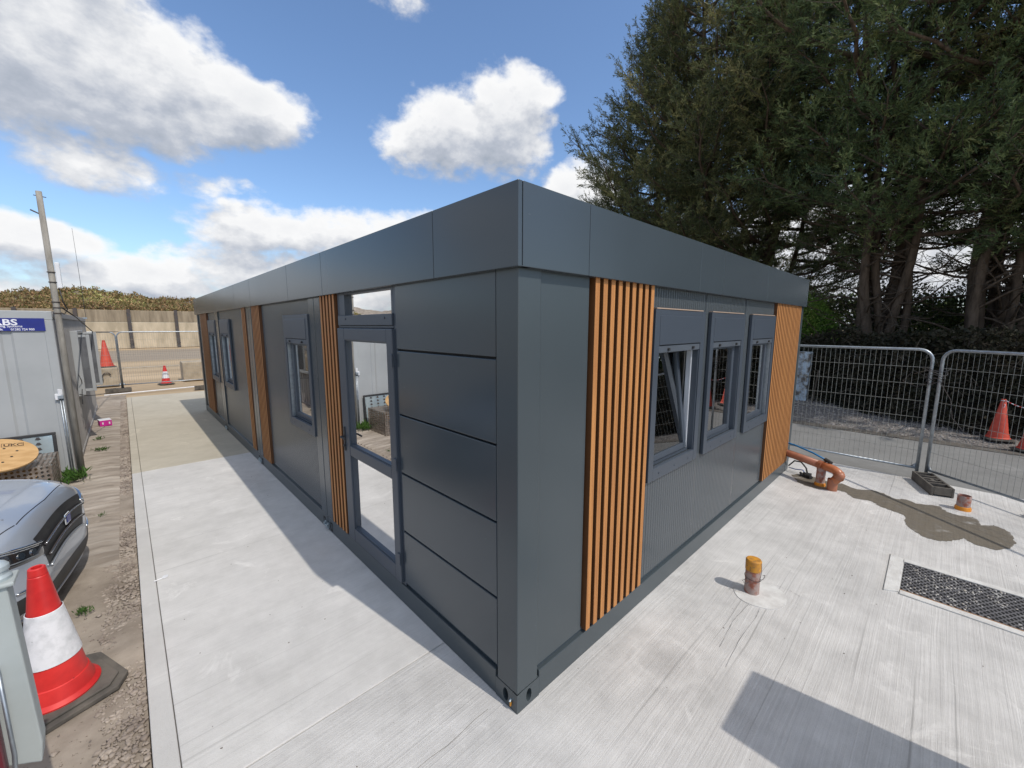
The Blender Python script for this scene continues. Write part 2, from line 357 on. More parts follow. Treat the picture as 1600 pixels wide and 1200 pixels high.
class MB:
    """collects shapes; build() links them as one mesh. T maps local points to the thing's space"""
    def __init__(s, T=None): s.v = []; s.f = []; s.T = T
    def add(s, vs, fs):
        o = len(s.v); s.v += [tuple(v) for v in vs]; s.f += [tuple(i+o for i in f) for f in fs]; return s
    def box(s, x0, x1, y0, y1, z0, z1):
        return s.add([(x0, y0, z0), (x1, y0, z0), (x1, y1, z0), (x0, y1, z0), (x0, y0, z1), (x1, y0, z1), (x1, y1, z1), (x0, y1, z1)],
                     [(0, 3, 2, 1), (4, 5, 6, 7), (0, 1, 5, 4), (1, 2, 6, 5), (2, 3, 7, 6), (3, 0, 4, 7)])
    def prism(s, pts, z0, z1):
        n = len(pts)
        vs = [(x, y, z0) for x, y in pts]+[(x, y, z1) for x, y in pts]
        fs = [tuple(range(n))[::-1], tuple(range(n, 2*n))]+[(i, (i+1) % n, (i+1) % n+n, i+n) for i in range(n)]
        return s.add(vs, fs)
    def tube(s, pts, r, sides=8, cap=True, closed=False):
        pts = [Vector(p) for p in pts]; n = len(pts)
        rs = r if isinstance(r, (list, tuple)) else [r]*n
        vs = []; prev = None
        for i, p in enumerate(pts):
            if closed: d = pts[(i+1) % n]-pts[i-1]
            else: d = pts[min(i+1, n-1)]-pts[max(i-1, 0)]
            d = d.normalized() if d.length > 1e-9 else Vector((0, 0, 1))
            if prev is None:
                a = Vector((0, 0, 1)) if abs(d.z) < .9 else Vector((1, 0, 0))
                u = d.cross(a).normalized()
            else: u = (prev-d*prev.dot(d)).normalized()
            prev = u; w = d.cross(u)
            for k in range(sides):
                a = 2*math.pi*k/sides; vs.append(p+(u*math.cos(a)+w*math.sin(a))*rs[i])
        fs = []
        m = n if closed else n-1
        for i in range(m):
            j = (i+1) % n
            for k in range(sides): fs.append((i*sides+k, i*sides+(k+1) % sides, j*sides+(k+1) % sides, j*sides+k))
        if cap and not closed: fs += [tuple(range(sides))[::-1], tuple((n-1)*sides+k for k in range(sides))]
        return s.add(vs, fs)
    def lathe(s, prof, c=(0, 0, 0), seg=32, ang=None):
        """prof: list of (r,z)"""
        vs = []; n = len(prof)
        for r_, z in prof:
            for k in range(seg):
                a = 2*math.pi*k/seg; vs.append((c[0]+r_*math.cos(a), c[1]+r_*math.sin(a), c[2]+z))
        fs = [(i*seg+k, i*seg+(k+1) % seg, (i+1)*seg+(k+1) % seg, (i+1)*seg+k) for i in range(n-1) for k in range(seg)]
        return s.add(vs, fs)
    def disc(s, c, r, seg=24):
        return s.add([(c[0]+r*math.cos(2*math.pi*k/seg), c[1]+r*math.sin(2*math.pi*k/seg), c[2]) for k in range(seg)], [tuple(range(seg))])
    def build(s, name, mat, parent=None, bevel=0.0, smooth=False, loc=None, seg=2, recalc=True):
        me = bpy.data.meshes.new(name)
        vs = [tuple(s.T(v)) for v in s.v] if s.T else s.v
        me.from_pydata(vs, [], s.f); me.materials.append(mat)
        if recalc:
            bm = bmesh.new(); bm.from_mesh(me); bmesh.ops.recalc_face_normals(bm, faces=bm.faces); bm.to_mesh(me); bm.free()
        if smooth:
            for p in me.polygons: p.use_smooth = True
        o = bpy.data.objects.new(name, me); C.objects.link(o)
        if parent is not None:
            o.parent = parent
            # geometry is written in world coordinates of an unmoved scene: undo the parents' placement
            pw = Matrix.Identity(4); q = parent; chain = []
            while q is not None: chain.append(q); q = q.parent
            top = chain[-1]
            if parent is top: o.matrix_parent_inverse = (Matrix.Translation(top.location) @ top.rotation_euler.to_matrix().to_4x4()).inverted() if not top.get('local') else Matrix.Identity(4)
        if loc is not None: o.location = loc
        if bevel:
            b = o.modifiers.new('bevel', 'BEVEL'); b.width = bevel; b.segments = seg; b.limit_method = 'ANGLE'; b.angle_limit = R(40)
            b.harden_normals = False
        return o
def local_thing(*a, **k):
    o = thing(*a, **k); o['local'] = 1; return o     # its parts are written in its own space
def struct(mb, name, mat, **k):
    o = mb.build(name, mat, **k); o['kind'] = 'structure'; return o
def auto_smooth(o, ang=40):
    for p in o.data.polygons: p.use_smooth = True
    try: o.data.set_sharp_from_angle(angle=R(ang))
    except Exception: pass
    return o
def fast_mesh(name, V, Q, mat, parent=None, rnd=None, smooth=False):
    V = np.asarray(V, np.float32); Q = np.asarray(Q, np.int32); k = Q.shape[1]
    me = bpy.data.meshes.new(name)
    me.vertices.add(len(V)); me.vertices.foreach_set('co', V.ravel())
    me.loops.add(Q.size); me.loops.foreach_set('vertex_index', Q.ravel())
    me.polygons.add(len(Q)); me.polygons.foreach_set('loop_start', np.arange(0, Q.size, k, dtype=np.int32))
    me.polygons.foreach_set('loop_total', np.full(len(Q), k, np.int32))
    if smooth: me.polygons.foreach_set('use_smooth', np.ones(len(Q), bool))
    me.update(calc_edges=True)
    if rnd is not None:
        a = me.attributes.new('rnd', 'FLOAT', 'FACE'); a.data.foreach_set('value', np.asarray(rnd, np.float32))
    me.materials.append(mat)
    o = bpy.data.objects.new(name, me); C.objects.link(o)
    if parent is not None: o.parent = parent
    return o
def text_mesh(body, size, mat, name, T, parent=None, depth=.002, bold=0.0, sx=1.0):
    cu = bpy.data.curves.new(name, 'FONT'); cu.body = body; cu.size = size; cu.extrude = depth; cu.offset = bold; cu.resolution_u = 3
    tmp = bpy.data.objects.new('tmp_text', cu); C.objects.link(tmp)
    dg = bpy.context.evaluated_depsgraph_get(); dg.update()
    me = bpy.data.meshes.new_from_object(tmp.evaluated_get(dg)); bpy.data.objects.remove(tmp)
    me.name = name
    for v in me.vertices: v.co = T((v.co.x*sx, v.co.y, v.co.z))
    me.materials.clear(); me.materials.append(mat)
    bm = bmesh.new(); bm.from_mesh(me); bmesh.ops.recalc_face_normals(bm, faces=bm.faces); bm.to_mesh(me); bm.free()
    o = bpy.data.objects.new(name, me); C.objects.link(o)
    if parent is not None: o.parent = parent
    return o

# ------------------------------------------------------------------ leaf helpers (numpy)
def rand_dirs(n):
    v = RNG.normal(size=(n, 3)); return v/np.linalg.norm(v, axis=1, keepdims=True)
def leaves(P, D, L, W):
    """diamond leaves: base P, direction D, length L, width W"""
    n = len(P); side = np.cross(D, rand_dirs(n)); side /= np.linalg.norm(side, axis=1, keepdims=True)+1e-9
    L = np.asarray(L).reshape(-1, 1); W = np.asarray(W).reshape(-1, 1)
    mid = P+D*L*.45
    V = np.stack([P, mid+side*W*.5, P+D*L, mid-side*W*.5], 1).reshape(-1, 3)
    Q = np.arange(4*n).reshape(n, 4)
    return V, Q
def join(parts):
    Vs, Qs, o = [], [], 0
    for V, Q in parts: Vs.append(V); Qs.append(Q+o); o += len(V)
    return np.concatenate(Vs), np.concatenate(Qs)

# =================================================================== SETTING
GZ = -0.07
def grid(x0, x1, nx, y0, y1, ny, fz):
    xs = np.linspace(x0, x1, nx); ys = np.linspace(y0, y1, ny); X, Y = np.meshgrid(xs, ys)
    V = np.stack([X, Y, fz(X, Y)], -1).reshape(-1, 3)
    i = np.arange(nx-1); j = np.arange(ny-1); I, J = np.meshgrid(i, j); a = (J*nx+I).ravel()
    return V, np.stack([a, a+1, a+nx+1, a+nx], 1)
def vnoise(X, Y, s, seed=0):
    r = np.random.default_rng(seed); g = r.random((64, 64))
    x = (X*s) % 63; y = (Y*s) % 63; xi = x.astype(int); yi = y.astype(int); fx = x-xi; fy = y-yi
    fx = fx*fx*(3-2*fx); fy = fy*fy*(3-2*fy)
    return (g[yi, xi]*(1-fx)+g[yi, (xi+1) % 64]*fx)*(1-fy)+(g[(yi+1) % 64, xi]*(1-fx)+g[(yi+1) % 64, (xi+1) % 64]*fx)*fy
m = MB(); m.add([(-900, -900, GZ-.03), (900, -900, GZ-.03), (900, 900, GZ-.03), (-900, 900, GZ-.03)], [(0, 1, 2, 3)])
struct(m, 'ground', M['yard'])
# uneven earth beside the slab
V, Q = grid(-9, -1.57, 150, -1.5, 17.5, 380, lambda X, Y: GZ+.006+.035*(vnoise(X, Y, .9, 1)-.5)+.022*(vnoise(X, Y, 3.1, 2)-.5)+.012*(vnoise(X, Y, 9, 3)-.5))
o = fast_mesh('earth', V, Q, M['dirt'], smooth=True); o['kind'] = 'structure'
# ridged old path between the cabin and the trench
def ridz(X, Y):
    w = Y+.05*X+.16*vnoise(X, Y, 1.2, 7)+.07*vnoise(X, Y, 5, 8)
    r = np.abs((w/.155) % 1-.5)*2
    amp = np.clip(1.7*vnoise(X, Y, .9, 5)-.25, .1, 1)
    edge = np.clip((-1.70+.10*vnoise(X, Y, 3, 12)-.05-X)/.12, -1, 1)
    near = np.clip((Y-3.5-.8*vnoise(X, Y, 1.6, 13))/.5, -1, 1)
    return GZ+.012+.016*np.minimum(edge, near)+.016*np.clip(1-2.6*(1-r), -.5, 1)*amp+.008*vnoise(X, Y, 12, 6)
V, Q = grid(-3.4, -1.70, 64, 3.5, 16.2, 740, ridz)
o = fast_mesh('path', V, Q, M['ridge'], smooth=True); o['kind'] = 'structure'
# concrete slabs
def slab(x0, x1, y0, y1, mat, name='concrete_slab', z=0.0):
    return struct(MB().box(x0, x1, y0, y1, -.14, z), name, mat, bevel=.006)
slab(-1.453, 6.95, -9, .757, M['conc'])
slab(-1.453, 6.95, .763, 6.915, M['conc_smooth'])
slab(-1.453, 6.95, 6.923, 16.25, M['conc_yellow'])
slab(-1.562, -1.457, -9, 6.915, M['conc_edge'], 'slab_edge', -.002)
slab(-1.562, -1.457, 6.923, 16.25, M['conc_yellow'], 'slab_edge', -.002)
struct(MB().box(-1.56, 6.9, -8.9, 16.2, -.13, -.012), 'slab_joint', M['rubber'])
# construction line nearer than the first joint
m = MB()
pts = [(-1.4+i*.1, .142+.006*math.sin(i*1.7)+random.uniform(-.004, .004)) for i in range(14)]
for a, b_ in zip(pts[:-1], pts[1:]): m.add([(a[0], a[1]-.001, .003), (b_[0], b_[1]-.001, .003), (b_[0], b_[1]+.001, .003), (a[0], a[1]+.001, .003)], [(0, 1, 2, 3)])
struct(m, 'crack', M['rubber'])
# road behind the fence, verge rising to the hedge
struct(MB().box(6.956, 10.25, -30, 45, -.2, -.018), 'road', M['road'])
struct(MB().box(9.9, 10.25, -30, 45, -.1, -.008), 'road_edge', M['rubber'])
def vergez(X, Y):
    return -.03+np.clip((X-10.25)/2.2, 0, 1)*.16+.05*vnoise(X, Y, 2.3, 9)*np.clip((X-10.3)/.3, 0, 1)+np.clip((X-12.4)/2.5, 0, 1)*.5
V, Q = grid(10.25, 22, 100, -26, 40, 400, vergez)
o = fast_mesh('verge', V, Q, M['gravel'], smooth=True); o['kind'] = 'structure'

# ------------------------------------------------------------------ loose stones (uncountable)
def stones(name, pts, smin, smax, mat, z=0.0):
    n = len(pts); base = np.array([(-1, -1, -.5), (1, -1, -.6), (1, 1, -.5), (-1, 1, -.6), (-.7, -.6, .6), (.6, -.7, .5), (.7, .6, .6), (-.6, .7, .5)], float)
    s = RNG.uniform(smin, smax, n)**1.0
    V = base[None]*s[:, None, None]*RNG.uniform(.5, 1.3, (n, 1, 3))+RNG.normal(0, .18, (n, 8, 3))*s[:, None, None]
    a = RNG.uniform(0, 6.28, n); ca, sa = np.cos(a), np.sin(a)
    X = V[..., 0]*ca[:, None]-V[..., 1]*sa[:, None]; Y = V[..., 0]*sa[:, None]+V[..., 1]*ca[:, None]
    V[..., 0] = X+pts[:, 0:1]; V[..., 1] = Y+pts[:, 1:2]; V[..., 2] = V[..., 2]*.7+pts[:, 2:3]+z
    F = np.array([(0, 3, 2, 1), (4, 5, 6, 7), (0, 1, 5, 4), (1, 2, 6, 5), (2, 3, 7, 6), (3, 0, 4, 7)])
    Q = (F[None]+8*np.arange(n)[:, None, None]).reshape(-1, 4)
    o = fast_mesh(name, V.reshape(-1, 3), Q, mat); o['kind'] = 'stuff'
    return o
n = 7000
y = RNG.uniform(-.5, 16.0, n)**1.0; x = np.where(RNG.random(n) < .6, RNG.uniform(-1.80, -1.575, n), -1.575-np.abs(RNG.normal(0, .13, n)))
x = np.where(y > 4.2, RNG.uniform(-1.70, -1.575, n), x)
o = stones('rubble', np.stack([x, y, np.full(n, GZ+.008)], 1), .004, .017, M['stone'])
tag(o, 'broken stone rubble filling the trench along the edge of the slab', 'rubble')
n = 900
o = stones('pebbles', np.stack([RNG.uniform(-4, -1.8, n), RNG.uniform(-.5, 16, n), np.full(n, GZ+.02)], 1), .003, .012, M['stone'])
tag(o, 'scattered small stones on the bare earth left of the slab', 'stones')
n = 16000
xx = RNG.uniform(10.28, 13.2, n); yy = RNG.uniform(-7, 8, n)
o = stones('gravel', np.stack([xx, yy, vergez(xx, yy)], 1), .008, .028, pm('mixed_gravel', (.34, .315, .295), (.13, .118, .108), rough=.9, vscale=9))
tag(o, 'grey gravel and wood chips on the verge under the hedge', 'gravel')

n = 260
o = stones('debris', np.stack([RNG.uniform(-1.4, 6.5, n), RNG.uniform(-2.6, 7, n), np.full(n, .001)], 1), .0015, .0055, pm('dark_crumbs', (.10, .085, .07), (.25, .23, .20), vscale=30))
tag(o, 'tiny dark crumbs and chippings scattered over the concrete slab', 'debris')
# wet stain
stain = [(5.77, -.11), (5.88, -.16), (5.94, -.32), (5.8, -.65), (5.9, -.7), (5.78, -.88), (5.91, -1.04), (5.86, -1.15), (5.73, -1.29), (5.82, -1.38), (5.74, -1.48), (5.84, -1.68), (5.67, -1.75), (5.64, -1.87), (5.7, -1.96), (5.6, -2.01), (5.46, -2.02), (5.57, -2.12), (5.5, -2.21), (5.32, -2.25), (5.12, -2.24), (4.95, -2.2), (4.78, -2.1), (4.78, -1.98), (4.82, -1.92), (4.9, -1.87), (4.77, -1.82), (4.62, -1.7), (4.61, -1.6), (4.75, -1.47), (4.88, -1.41), (5.17, -1.4), (5.22, -1.32), (5.28, -1.18), (5.42, -1.07), (5.38, -.89), (5.54, -.78), (5.54, -.65), (5.4, -.52), (5.41, -.36), (5.51, -.24)]
pp = []
for i in range(len(stain)):
    a = Vector(stain[i]); b_ = Vector(stain[(i+1) % len(stain)])
    for k in range(6):
        p = a.lerp(b_, k/6); pp.append((p.x+random.uniform(-.012, .012), p.y+random.uniform(-.012, .012)))
bm = bmesh.new(); vs = [bm.verts.new((x, y, .004)) for x, y in pp]; f = bm.faces.new(vs); bmesh.ops.triangulate(bm, faces=[f])
me = bpy.data.meshes.new('water'); bm.to_mesh(me); bm.free(); me.materials.append(M['wet'])
o = bpy.data.objects.new('water', me); C.objects.link(o); o['kind'] = 'structure'

# =================================================================== MODULAR BUILDING
BL, BW = 12.12, 6.058           # length along y, width along x
bld = thing('modular_building', 'flat-roofed dark grey modular building with vertical orange-brown slat panels', 'building')
TL = lambda p: (-p[1], p[0], p[2])     # left wall: (u along y, w outward, z)
TR = lambda p: (p[0], -p[1], p[2])     # front wall: (u along x, w outward, z)
TB = lambda p: (p[0], BL+p[1], p[2])   # back
TE = lambda p: (BW+p[1], p[0], p[2])   # far end
def wb(T): return MB(T)

def wall_sheet(T, u0, u1, z0, z1, w, holes, back=-.12, rib=None):
    """sheet with openings; optional fine vertical grooves"""
    m = MB(T)
    us = {u0, u1}; zs = {z0, z1}
    for h in holes: us |= {h[0], h[1]}; zs |= {h[2], h[3]}
    wd = {}
    if rib:
        g = u0+rib
        while g < u1-rib/2:
            for d, dw in ((-.007, 0), (-.002, -.0022), (.002, -.0022), (.007, 0)):
                us.add(round(g+d, 5)); wd[round(g+d, 5)] = dw
            g += rib
    us = sorted(us); zs = sorted(zs)
    inside = lambda a, b: any(h[0] <= a < h[1] and h[2] <= b < h[3] for h in holes)
    idx = {}
    def vid(i, j):
        if (i, j) not in idx:
            idx[(i, j)] = len(m.v); m.v.append((us[i], w+wd.get(us[i], 0), zs[j]))
        return idx[(i, j)]
    for i in range(len(us)-1):
        for j in range(len(zs)-1):
            if inside((us[i]+us[i+1])/2, (zs[j]+zs[j+1])/2): continue
            m.f.append((vid(i, j), vid(i+1, j), vid(i+1, j+1), vid(i, j+1)))
    for a, b, c, d in holes:     # reveals
        m.add([(a, w, c), (b, w, c), (b, w, d), (a, w, d), (a, back, c), (b, back, c), (b, back, d), (a, back, d)],
              [(0, 1, 5, 4), (1, 2, 6, 5), (2, 3, 7, 6), (3, 0, 4, 7)])
    return m
WZ = (1.13, 2.07)
def opening(u0, u1): return (u0+.07, u1-.07, WZ[0], WZ[1]+.02)

def make_window(T, u0, u1, tilt=0.0, white_jamb=True, label=None, handle=False):
    zt, zb = 2.385, 1.03
    m = MB(T)
    m.box(u0, u0+.078, -.015, .014, zb+.002, zt); m.box(u1-.078, u1, -.015, .014, zb+.002, zt)
    m.box(u0+.079, u1-.079, -.015, .013, zb, zb+.103)
    m.box(u0+.079, u1-.079, -.015, .013, 2.335, zt-.001)
    for k in (.2, .5, .8):
        u = u0+(u1-u0)*k
        m.tube([(u, .012, zb+.045), (u, .017, zb+.045)], .009, 8)
    w = m.build('window', M['frame'], bld, bevel=.003)
    if label: w['label'] = label
    MB(T).box(u0+.075, u1-.075, -.10, .019, 2.115, 2.34).build('shutter_box', M['frame'], w, bevel=.004)
    MB(T).box(u0+.082, u1-.082, -.05, .010, 2.055, 2.108).build('shutter_bar', pm_cache('bar_grey', (.085, .10, .12)), w, bevel=.003)
    for k in (.2, .8):
        u = u0+.08+(u1-u0-.16)*k
        MB(T).tube([(u, .008, 2.078), (u, .026, 2.078)], .012, 10).build('end_stop', M['black'], w)
    a, b = u0+.08, u1-.08
    # guide rail right and left
    for ga in (a, b-.012): MB(T).box(ga, ga+.012, -.10, .004, zb+.104, 2.05).build('guide_rail', M['zinc'] if not white_jamb else M['frame'], w)
    # fixed frame
    f = MB(T); zl, zh = zb+.104, 2.112
    f.box(a+.013, a+.03, -.085, -.03, zl, zh); f.box(a+.031, b-.041, -.085, -.03, zl, zl+.018); f.box(a+.031, b-.041, -.085, -.03, zh-.03, zh)
    f.build('fixed_frame', M['frame'], w)
    MB(T).box(b-.040, b-.013, -.085, -.045, zl, zh).build('jamb', pm_cache('pale_jamb', (.50, .53, .57), rough=.45) if white_jamb else M['frame'], w)
    s0, s1, y0, y1 = a+.032, b-.042, zl+.019, zh-.031
    def TT(p):
        dz = p[2]-y0; dw = p[1]+.065
        c, s = math.cos(tilt), math.sin(tilt)
        return T((p[0], -.065+dw*c-dz*s, y0+dz*c+dw*s))
    q = MB(TT); t_ = .048
    q.box(s0, s0+t_, -.08, -.035, y0, y1); q.box(s1-t_, s1, -.08, -.035, y0, y1)
    q.box(s0+t_, s1-t_, -.079, -.036, y0, y0+t_); q.box(s0+t_, s1-t_, -.079, -.036, y1-t_, y1)
    q.build('sash', M['frame'], w, bevel=.004)
    MB(TT).box(s0+t_-.004, s1-t_+.004, -.056, -.051, y0+t_-.004, y1-t_+.004).build('pane', M['glass'], w)
    # white inner profile seen through the pane
    i_ = MB(TT); i_.box(s1-t_-.02, s1-t_+.002, -.105, -.081, y0+.02, y1-.02); i_.box(s0+t_, s1-t_-.02, -.104, -.081, y0+.02, y0+t_+.012)
    i_.build('inner_profile', M['white'], w)
    if handle:
        h = MB(TT); uh = s1-t_*.5-.04; zc = (y0+y1)/2
        h.tube([(uh, -.10, zc), (uh, -.15, zc+.005), (uh-.005, -.155, zc-.05), (uh, -.145, zc-.11)], .011, 8)
        h.build('handle', M['white'], w, smooth=True)
    return w
_pc = {}
def pm_cache(n, c, **k):
    if n not in _pc: _pc[n] = pm(n, c, **k)
    return _pc[n]

def slat_panel(T, u0, u1, z0, z1, n=None):
    m = MB(T); n = n or round((u1-u0)/.085)
    p = (u1-u0)/n
    for i in range(n):
        a = u0+p*(i+.25); m.box(a, a+p*.53, -.0505, .012, z0, z1-.002)
    o = m.build('slat_panel', M['slat'], bld, bevel=.002, seg=1)
    o.data.materials.append(pm_cache('groove_shade_brown', (.15, .062, .022)))     # darker brown on the slat sides deepens the shade in the gaps
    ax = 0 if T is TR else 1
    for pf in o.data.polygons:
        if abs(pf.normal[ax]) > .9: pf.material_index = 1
    MB(T).box(u0, u1, -.056, -.051, z0, z1).build('backing_sheet', pm_cache('gap_shade_backing', (.03, .016, .008)), o)  # near-black brown paints in the shade at the bottom of each gap
    return o
def oval_plate(m, u0, u1, z0, z1, w, cu, cz, ru, rz, depth=.045, seg=24):
    """flat face with an oval hole and the tube behind it"""
    inner, outer = [], []
    for k in range(seg):
        a = 2*math.pi*k/seg; c, s = math.cos(a), math.sin(a)
        inner.append((cu+ru*c, w, cz+rz*s))
        tx = ((u1-cu)/c if c > 0 else (u0-cu)/c) if abs(c) > 1e-6 else 1e9
        tz = ((z1-cz)/s if s > 0 else (z0-cz)/s) if abs(s) > 1e-6 else 1e9
        t = min(tx, tz); outer.append((cu+t*c, w, cz+t*s))
    n = seg; vs = inner+outer+[(p[0], w-depth, p[2]) for p in inner]
    fs = [(k, (k+1) % n, n+(k+1) % n, n+k) for k in range(n)]+[(k, (k+1) % n, 2*n+(k+1) % n, 2*n+k) for k in range(n)]+[tuple(range(2*n, 3*n))]
    m.add(vs, fs)
    # corner triangles
    for cx, czz in ((u0, z0), (u1, z0), (u1, z1), (u0, z1)):
        near = sorted(range(n), key=lambda k: (outer[k][0]-cx)**2+(outer[k][2]-czz)**2)[:2]
        m.add([(cx, w, czz), outer[near[0]], outer[near[1]]], [(0, 1, 2)])

# --- corner post and casting at the near corner
MB().box(0, .172, 0, .172, .130, 2.60).build('corner_post', M['grey_scuffed'], bld, bevel=.006)
m = MB(TL); oval_plate(m, .002, .19, 0, .127, -.001, .10, .066, .023, .042)
m2 = MB(TR); oval_plate(m2, .002, .19, 0, .127, -.001, .10, .066, .023, .042)
mm = MB(); mm.v = [TL(v) for v in m.v]; mm.f = list(m.f); mm.add([TR(v) for v in m2.v], m2.f)
mm.add([(.002, .002, .127), (.19, .002, .127), (.19, .19, .127), (.002, .19, .127)], [(0, 1, 2, 3)])
mm.add([(.001, .002, 0), (.002, .001, 0), (.002, .001, .127), (.001, .002, .127)], [(0, 1, 2, 3)])
co = mm.build('corner_casting', M['grey_scuffed'], bld, recalc=False)
o = MB(TL).box(.045, .052, .0, .012, .03, .055).build('seal_tag', M['yellow'], co); MB(TL).tube([(.055, -.01, .065), (.05, .012, .058)], .007, 8).build('seal_bolt', M['clamp'], co)
# other corners
for x0, y0 in ((BW-.172, 0), (0, BL-.172), (BW-.172, BL-.172)):
    MB().box(x0, x0+.172, y0, y0+.172, .130, 2.60).build('corner_post', M['grey_scuffed'], bld, bevel=.006)
    MB().box(x0-.01 if x0 else .002, x0+.19 if x0 == 0 else BW-.002, y0+(.002 if y0 == 0 else -.01), y0+(.19 if y0 == 0 else .17), 0, .127).build('corner_casting', M['grey_scuffed'], bld, bevel=.004)
# base rails
for T, L in ((TR, BW), (TB, BW), (TE, BL)):
    m = MB(T); m.box(.192, L-.192, -.10, -.004, .0, .165); m.build('base_rail', M['grey_scuffed'], bld, bevel=.005)
    MB(T).box(.175, L-.175, -.10, -.028, .165, .20).build('base_gap', M['grey'], bld)
seams = [3.03, 6.06, 9.09]
edges = [0]+seams+[BL]
for i in range(4):
    a = edges[i]+(.192 if i == 0 else .006); b = edges[i+1]-(.192 if i == 3 else .006)
    m = MB(TL); m.box(a, b, -.10, -.004, 0, .165); m.build('base_rail', M['grey_scuffed'], bld, bevel=.005)
    MB(TL).box(edges[i]+.175, edges[i+1]-.175, -.10, -.028, .165, .20).build('base_gap', M['grey'], bld)
for s in seams:
    for a, b in ((s-.172, s-.006), (s+.006, s+.172)):
        MB(TL).box(a, b, -.16, .0, .168, 2.60).build('post', M['grey'], bld, bevel=.005)
    MB(TL).box(s-.006, s+.006, -.10, -.03, 0, 2.6).build('joint_strip', M['seal'], bld)
    c = MB(TL); c.box(s-.055, s+.055, .002, .022, .045, .060); c.box(s-.05, s-.03, -.004, .03, .06, .085); c.box(s+.03, s+.05, -.004, .03, .06, .085)
    c.tube([(s-.04, .012, .03), (s-.04, .012, .10)], .009, 8); c.tube([(s+.04, .012, .03), (s+.04, .012, .10)], .009, 8)
    cl = c.build('coupling_clamp', M['clamp'], bld, bevel=.002)
    for sg in (-1, 1):
        k = MB(TL); oval_plate(k, s+sg*.105-.035, s+sg*.105+.035, .02, .12, -.003, s+sg*.105, .07, .018, .035, .03); k.build('casting_hole', M['seal'], bld, recalc=False)
# --- left wall, module 1: flat cassettes, door, slats
zz = [.200, .650, 1.128, 1.592, 2.082, 2.60]
for i in range(5):
    MB(TL).box(.178, 1.292, -.030, -.004, zz[i]+.008, zz[i+1]-.006).build('cladding_panel', M['grey'], bld, bevel=.004)
MB(TL).box(.172, 1.30, -.10, -.031, .20, 2.6).build('panel_backing', M['seal'], bld)
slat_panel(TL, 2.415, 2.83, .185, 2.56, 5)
MB(TL).box(2.40, 2.858, -.10, -.057, .168, 2.6).build('panel_backing', M['grey'], bld)
# door opening frame + transom light
m = MB(TL)
m.box(1.301, 1.335, -.10, -.012, .168, 2.56); m.box(2.375, 2.412, -.10, -.012, .168, 2.56)
m.box(1.336, 2.374, -.10, -.012, .168, .195); m.box(1.336, 2.374, -.10, -.006, 2.242, 2.262)
m.build('door_frame', M['frame'], bld, bevel=.003)
m = MB(TL)
m.box(1.336, 2.374, -.09, .006, 2.264, 2.350); m.box(1.336, 1.37, -.09, -.012, 2.351, 2.56); m.box(2.25, 2.374, -.09, -.012, 2.351, 2.56); m.box(1.371, 2.249, -.09, -.012, 2.535, 2.56)
for u in (1.45, 2.2): m.tube([(u, .004, 2.32), (u, .012, 2.32)], .009, 8)
tw = m.build('transom_window', M['frame'], bld, bevel=.003)
MB(TL).box(1.365, 2.255, -.055, -.048, 2.345, 2.545).build('pane', M['doorglass'], tw)
d = MB(TL); a, b, z0, z1 = 1.325, 2.385, .190, 2.238
d.box(a, a+.095, -.05, .016, z0, z1); d.box(b-.150, b, -.05, .016, z0, z1)
d.box(a+.095, b-.150, -.049, .015, z0, z0+.125); d.box(a+.095, b-.150, -.049, .015, z1-.105, z1); d.box(a+.095, b-.150, -.049, .015, 1.05, 1.145)
door = d.build('door', M['frame'], bld, bevel=.006)
for c0, c1 in ((z0+.125, 1.05), (1.145, z1-.105)):
    MB(TL).box(a+.090, b-.145, -.026, -.020, c0-.005, c1+.005).build('pane', M['doorglass'], door)
    g = MB(TL); r_ = .010
    g.box(a+.095, a+.095+r_, -.020, .002, c0, c1); g.box(b-.150-r_, b-.150, -.020, .002, c0, c1); g.box(a+.105, b-.160, -.020, .002, c0, c0+r_); g.box(a+.105, b-.160, -.020, .002, c1-r_, c1)
    g.build('glazing_bead', M['frame'], door)
h = MB(TL); h.box(2.325, 2.352, .016, .024, 1.08, 1.31); h.tube([(2.339, .02, 1.22), (2.339, .055, 1.22), (2.33, .06, 1.22), (2.23, .058, 1.218)], .009, 8); h.tube([(2.339, .02, 1.13), (2.339, .034, 1.13)], .013, 10)
h.build('handle', M['black'], door, smooth=False)
for z in (2.0, 1.19, .40):
    MB(TL).box(1.318, 1.360, .014, .028, z-.05, z+.05).build('hinge', M['frame'], door, bevel=.004)
# --- modules 2..4
W2, W3, W4 = (3.215, 4.14), (7.70, 8.70), (9.275, 10.27)
walls = [(3.205, 5.30, [W2]), (6.52, 8.915, [W3]), (9.265, 10.36, [W4]), (11.40, 11.945, [])]
for u0, u1, ws in walls:
    hs = [opening(*w) for w in ws]
    wall_sheet(TL, u0, u1, .20, 2.60, -.02, hs, rib=.04).build('ribbed_wall_panel', M['ribbed'], bld, recalc=False)
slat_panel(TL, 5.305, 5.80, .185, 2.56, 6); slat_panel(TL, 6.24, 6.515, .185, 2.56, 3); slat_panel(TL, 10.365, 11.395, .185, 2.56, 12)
for a, b in ((5.30, 5.885), (6.235, 6.52), (10.36, 11.40)):
    MB(TL).box(a, b, -.11, -.057, .168, 2.6).build('panel_backing', M['grey'], bld)
make_window(TL, *W2, white_jamb=False); make_window(TL, *W3, white_jamb=False); make_window(TL, *W4, white_jamb=False)
